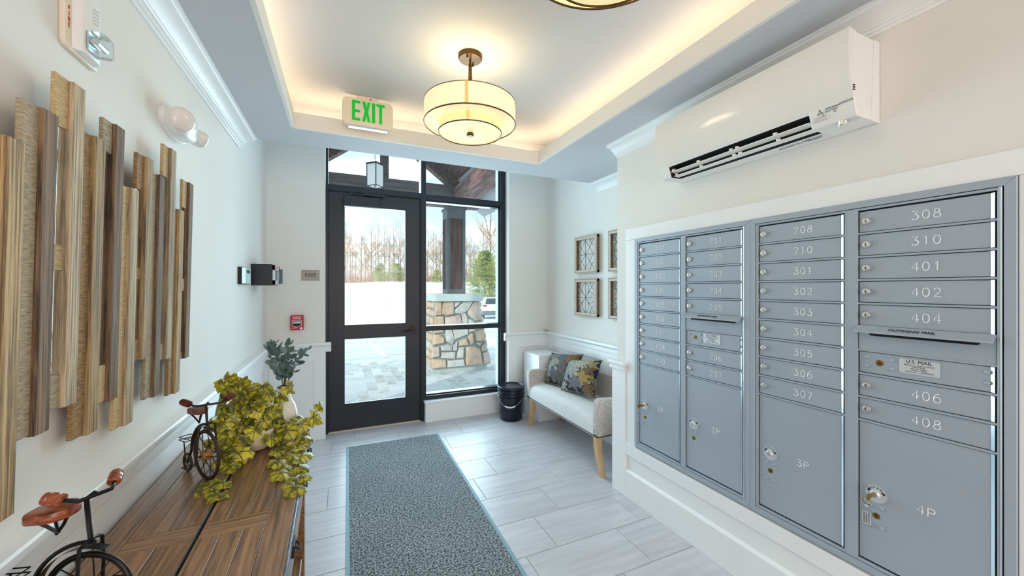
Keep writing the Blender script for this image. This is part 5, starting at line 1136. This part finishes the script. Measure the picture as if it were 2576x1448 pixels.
# ------------------------------------------------------------------ outside: car, fence, trees
def car(label, loc, yaw):
    t = thing('car', label, 'car', loc, (0, 0, yaw))
    PAINT = mat('white_car_paint', (226, 230, 232), .2, coat=.6); GLS = mat('dark_car_glass', (46, 66, 76), .08, spec=.8); CLAD = mat('grey_cladding', (110, 122, 128), .6); TL = mat('tail_lamp', (176, 40, 52), .25); TY = mat('car_tyre', (30, 34, 38), .8)
    def bd(m, nm, mt, **k): return m.build(nm, mt, t, local=True, **k)
    def slab(secs, nm, mt, **k):   # secs: (y, half width, z0, z1, top half width)
        m = MB(); vs = []
        for y, w, z0, z1, w2 in secs: vs += [(-w, y, z0), (w, y, z0), (w, y, (z0+z1)/2), (w2, y, z1), (-w2, y, z1), (-w, y, (z0+z1)/2)]
        k_ = len(secs); m.add(vs, [tuple(range(6))[::-1], tuple(range((k_-1)*6, k_*6))]+[(j*6+i, j*6+(i+1) % 6, j*6+6+(i+1) % 6, j*6+6+i) for j in range(k_-1) for i in range(6)]); return bd(m, nm, mt, **k)
    slab([(-2.25,.84,.42,.98,.80),(-2.15,.92,.36,1.05,.86),(-1.2,.93,.34,1.08,.88),(1.0,.93,.34,1.02,.88),(2.1,.90,.36,.92,.80),(2.3,.78,.42,.80,.70)], 'body', PAINT, smooth=50, bevel=.03)
    slab([(-2.12,.80,1.02,1.10,.78),(-1.80,.80,1.02,1.58,.62),(-1.4,.80,1.02,1.64,.62),(.2,.80,1.02,1.62,.62),(1.05,.80,1.0,1.05,.74)], 'cabin', PAINT, smooth=50, bevel=.03)
    m = MB(); m.quad((-.66,-2.105,1.14),(.66,-2.105,1.14),(.56,-1.86,1.53),(-.56,-1.86,1.53)); bd(m, 'rear_window', GLS, fixn=False)
    for s in (1, -1):
        m = MB(); m.quad((s*.825,-1.7,1.10),(s*.825,.75,1.08),(s*.66,.3,1.55),(s*.66,-1.5,1.56)); bd(m, 'side_window', GLS, fixn=False)
        bd(MB().box(s*.68-.14, s*.68+.14, -2.24, -2.16, .90, 1.08), 'tail_lamp', TL, bevel=.02)
        for y in (-1.40, 1.40): bd(MB().lathe([(0,-.11),(.30,-.11),(.34,-.07),(.34,.07),(.30,.11),(0,.11)], 20, (s*.80, y, .34), 'x'), 'wheel', TY, smooth=40)
        bd(MB().tube([(s*.60,-1.5,1.66),(s*.60,-1.3,1.70),(s*.60,.1,1.68),(s*.60,.3,1.63)], .018, 6), 'roof_rail', CLAD)
    bd(MB().box(-.88, .88, -2.30, -2.05, .34, .66), 'bumper', CLAD, bevel=.04)
    bd(MB().box(-.62, .62, -1.90, -1.72, 1.58, 1.63), 'spoiler', PAINT, bevel=.015)
    bd(MB().box(-.16, .16, -2.275, -2.255, .76, .88), 'number_plate', mat('plate_white', (214, 222, 220), .5))
    return t
car('white sport utility car parked in the lot, seen from behind', (10.55, 27.6, gz(10.5, 27.6)+.0), R(-16))
fence = thing('snow_fence', 'low wire fence with thin posts across the snow field', 'fence', (0, 36.5, -1))
FPM = mat('weathered_fence_post', (196, 196, 190), .8)
px_ = [-6+3.2*i for i in range(7)]
for x in px_: MB().cyl((x, 36.5, gz(x, 36.5)-.1), (x, 36.5, gz(x, 36.5)+1.25), .05, n=7).build('post', FPM, fence)
for h in (.35, .75, 1.2): MB().tube([(x, 36.5, gz(x, 36.5)+h) for x in px_], .014, 4).build('rail_wire', FPM, fence)
BARK = mat('pale_bark', (150, 128, 106), .9, var=.15, vs=6, rnd=.15); TWIG = mat('tan_twig', (172, 140, 112), .9, rnd=.12)
def bare(seed, h=11.5):
    rr = random.Random(seed); T = MB(); W = MB()
    P_ = [Vector((0,0,-.3))]; 
    for i in range(1, 9): P_.append(Vector((P_[-1].x+rr.uniform(-.10,.10), P_[-1].y+rr.uniform(-.10,.10), h*i/8)))
    T.tube(P_, [.095*(1-i/9.5)+.008 for i in range(9)], 6)
    def br(p, d, ln, r_, lev):
        q = [p]; dd = d.copy()
        for i in range(3): dd = (dd+Vector((rr.uniform(-.25,.25), rr.uniform(-.25,.25), .12))).normalized(); q.append(q[-1]+dd*ln/3)
        W.tube(q, [r_, r_*.75, r_*.5, r_*.25], 3, caps=False)
        if lev > 0:
            for _ in range(4 if lev > 1 else 3): k_ = rr.uniform(.3, 1)*3; i = min(2, int(k_)); b_ = q[i].lerp(q[i+1], k_-i); br(b_, (dd+Vector((rr.uniform(-.9,.9), rr.uniform(-.9,.9), rr.uniform(-.1,.6)))).normalized(), ln*.52, r_*.5, lev-1)
    for i in range(24):
        k_ = rr.uniform(.32, .99)*8; j = min(7, int(k_)); p = P_[j].lerp(P_[j+1], k_-j); a = rr.uniform(0, 6.28); u_ = k_/8
        br(p, Vector((math.cos(a), math.sin(a), rr.uniform(.5, 1.4))).normalized(), h*.27*(1.25-u_), .062*(1.2-u_), 2)
    return T.mesh('trunk', BARK, smooth=60, fixn=False), W.mesh('branches', TWIG, fixn=False)
BV = [bare(s, h) for s, h in ((1, 12.5), (2, 11), (3, 13.5), (4, 10.5))]
rv = random.Random(21)
for i in range(64):
    a_ = (830+450*(i+.5)/64+rv.uniform(-4, 4)-1288)/960; D_ = [76, 90, 82, 98, 86][i % 5]+rv.uniform(-2, 2)
    x, y = D_*(a_*.9141+.4056), D_*(-a_*.4056+.9141)
    t = thing('bare_tree', 'leafless pale winter tree in the wood beyond the snow field', 'tree', (x, y, gz(x, y)-.05), (0, 0, rv.uniform(0, 6.28)), group='bare trees in the wood')
    sc_ = rv.uniform(.75, 1.1); t.scale = (sc_, sc_, sc_)
    a, b_ = BV[rv.randrange(4)]; link('trunk', a, t); link('branches', b_, t)
t = thing('bare_tree', 'tall leaning leafless tree rising behind the big right-hand pine', 'tree', (17.5, 46.8, gz(17, 46)), (R(2), R(-4), 1.0)); t.scale = (1.12, 1.12, 1.12)
link('trunk', BV[2][0], t); link('branches', BV[2][1], t)
NEED = mat('pine_needles', (128, 142, 84), .8, vs=.8, col2=(206, 206, 140), rnd=.1)
def conifer(seed, h, w, n_, shape=1.0):
    rr = random.Random(seed); m = MB(); boughs = []
    for k in range(int(n_/42)):
        u_ = rr.random()**.85; z = h*(.04+.90*u_); a = rr.uniform(0, 6.283); ln = w*((1-u_)**shape*rr.uniform(.55, 1.12)+.10)
        boughs.append((z, a, ln))
    for (z, a, ln) in boughs:
        for q in range(42):
            f_ = rr.random()**.6; c = Vector((ln*f_*math.cos(a), ln*f_*math.sin(a), z+ln*f_*.16))+Vector((rr.gauss(0, .13), rr.gauss(0, .13), rr.gauss(0, .10)))*(.6+ln*.28)
            d = Vector((math.cos(a)+rr.gauss(0, .6), math.sin(a)+rr.gauss(0, .6), rr.uniform(-.1, .9))).normalized(); s = rr.uniform(.10, .20); sd_ = d.orthogonal().normalized()
            sd_ = (sd_*math.cos(q)+d.cross(sd_)*math.sin(q))*s*.28
            m.add([c-sd_, c+d*s, c+sd_], [(0, 1, 2)])
    return m.mesh('foliage', NEED, fixn=False), MB().cyl((0,0,-.3), (0,0,h*.94), .05*h**.5, .015, 8).mesh('trunk', BARK)
def plant_c(me, x, y, label, sc_=1, nm='pine_tree'):
    t = thing(nm, label, 'tree', (x, y, gz(x, y)-.1)); t.scale = (sc_,)*3; link('foliage', me[0], t); link('trunk', me[1], t)
CA = conifer(3, 4.1, 2.0, 5200, .75); CB = conifer(5, 6.6, 2.7, 17000, .62)
plant_c(CA, 6.8, 80, 'rounded yellow-green young pine at the wood edge, seen centrally through the door'); plant_c(conifer(8, 4.0, 2.5, 5200, .6), 9.6, 79, 'wider young pine at the wood edge, seen through the right of the door')
plant_c(CB, 15.3, 42.4, 'big bushy pale green pine behind the parked white car'); plant_c(CB, 18.9, 43.5, 'bushy pine farther right of the big pine, mostly behind the window frame', .92)
plant_c(CA, 17.2, 76, 'small dark pine glimpsed between mullion and porch post', .7)
RUS = mat('russet_brush', (190, 132, 96), .9, rnd=.1, vs=2, col2=(222, 176, 140)); BRS = mat('brown_brush', (172, 128, 98), .9, vs=1, col2=(206, 166, 136))
def brush(name, X0, X1, Y0, Y1, h, n_, mt, seed):
    rr = random.Random(seed); m = MB()
    for _ in range(n_):
        x, y = rr.uniform(X0, X1), rr.uniform(Y0, Y1); c = Vector((x, y, gz(x, y)+(rr.random()**2)*h*.6)); s = .16
        d = Vector((rr.uniform(-.5,.5), rr.uniform(-.5,.5), 1)).normalized()*s*rr.uniform(3, 8)*(h/4); e = Vector((.022, 0, 0))
        m.add([c-e, c+d, c+e], [(0, 1, 2)])
    o = m.build(name, mt, fixn=False, kind='stuff'); return o
tag(brush('brushwood', -8, 38, 83, 93, 6.0, 9000, BRS, 2), 'brown leafless underbrush below the bare trees', 'brush')
tag(brush('oak_scrub', 14.5, 21, 36, 42, 1.6, 900, RUS, 3), 'russet dead-leaf scrub in the snow behind the parked car', 'brush')
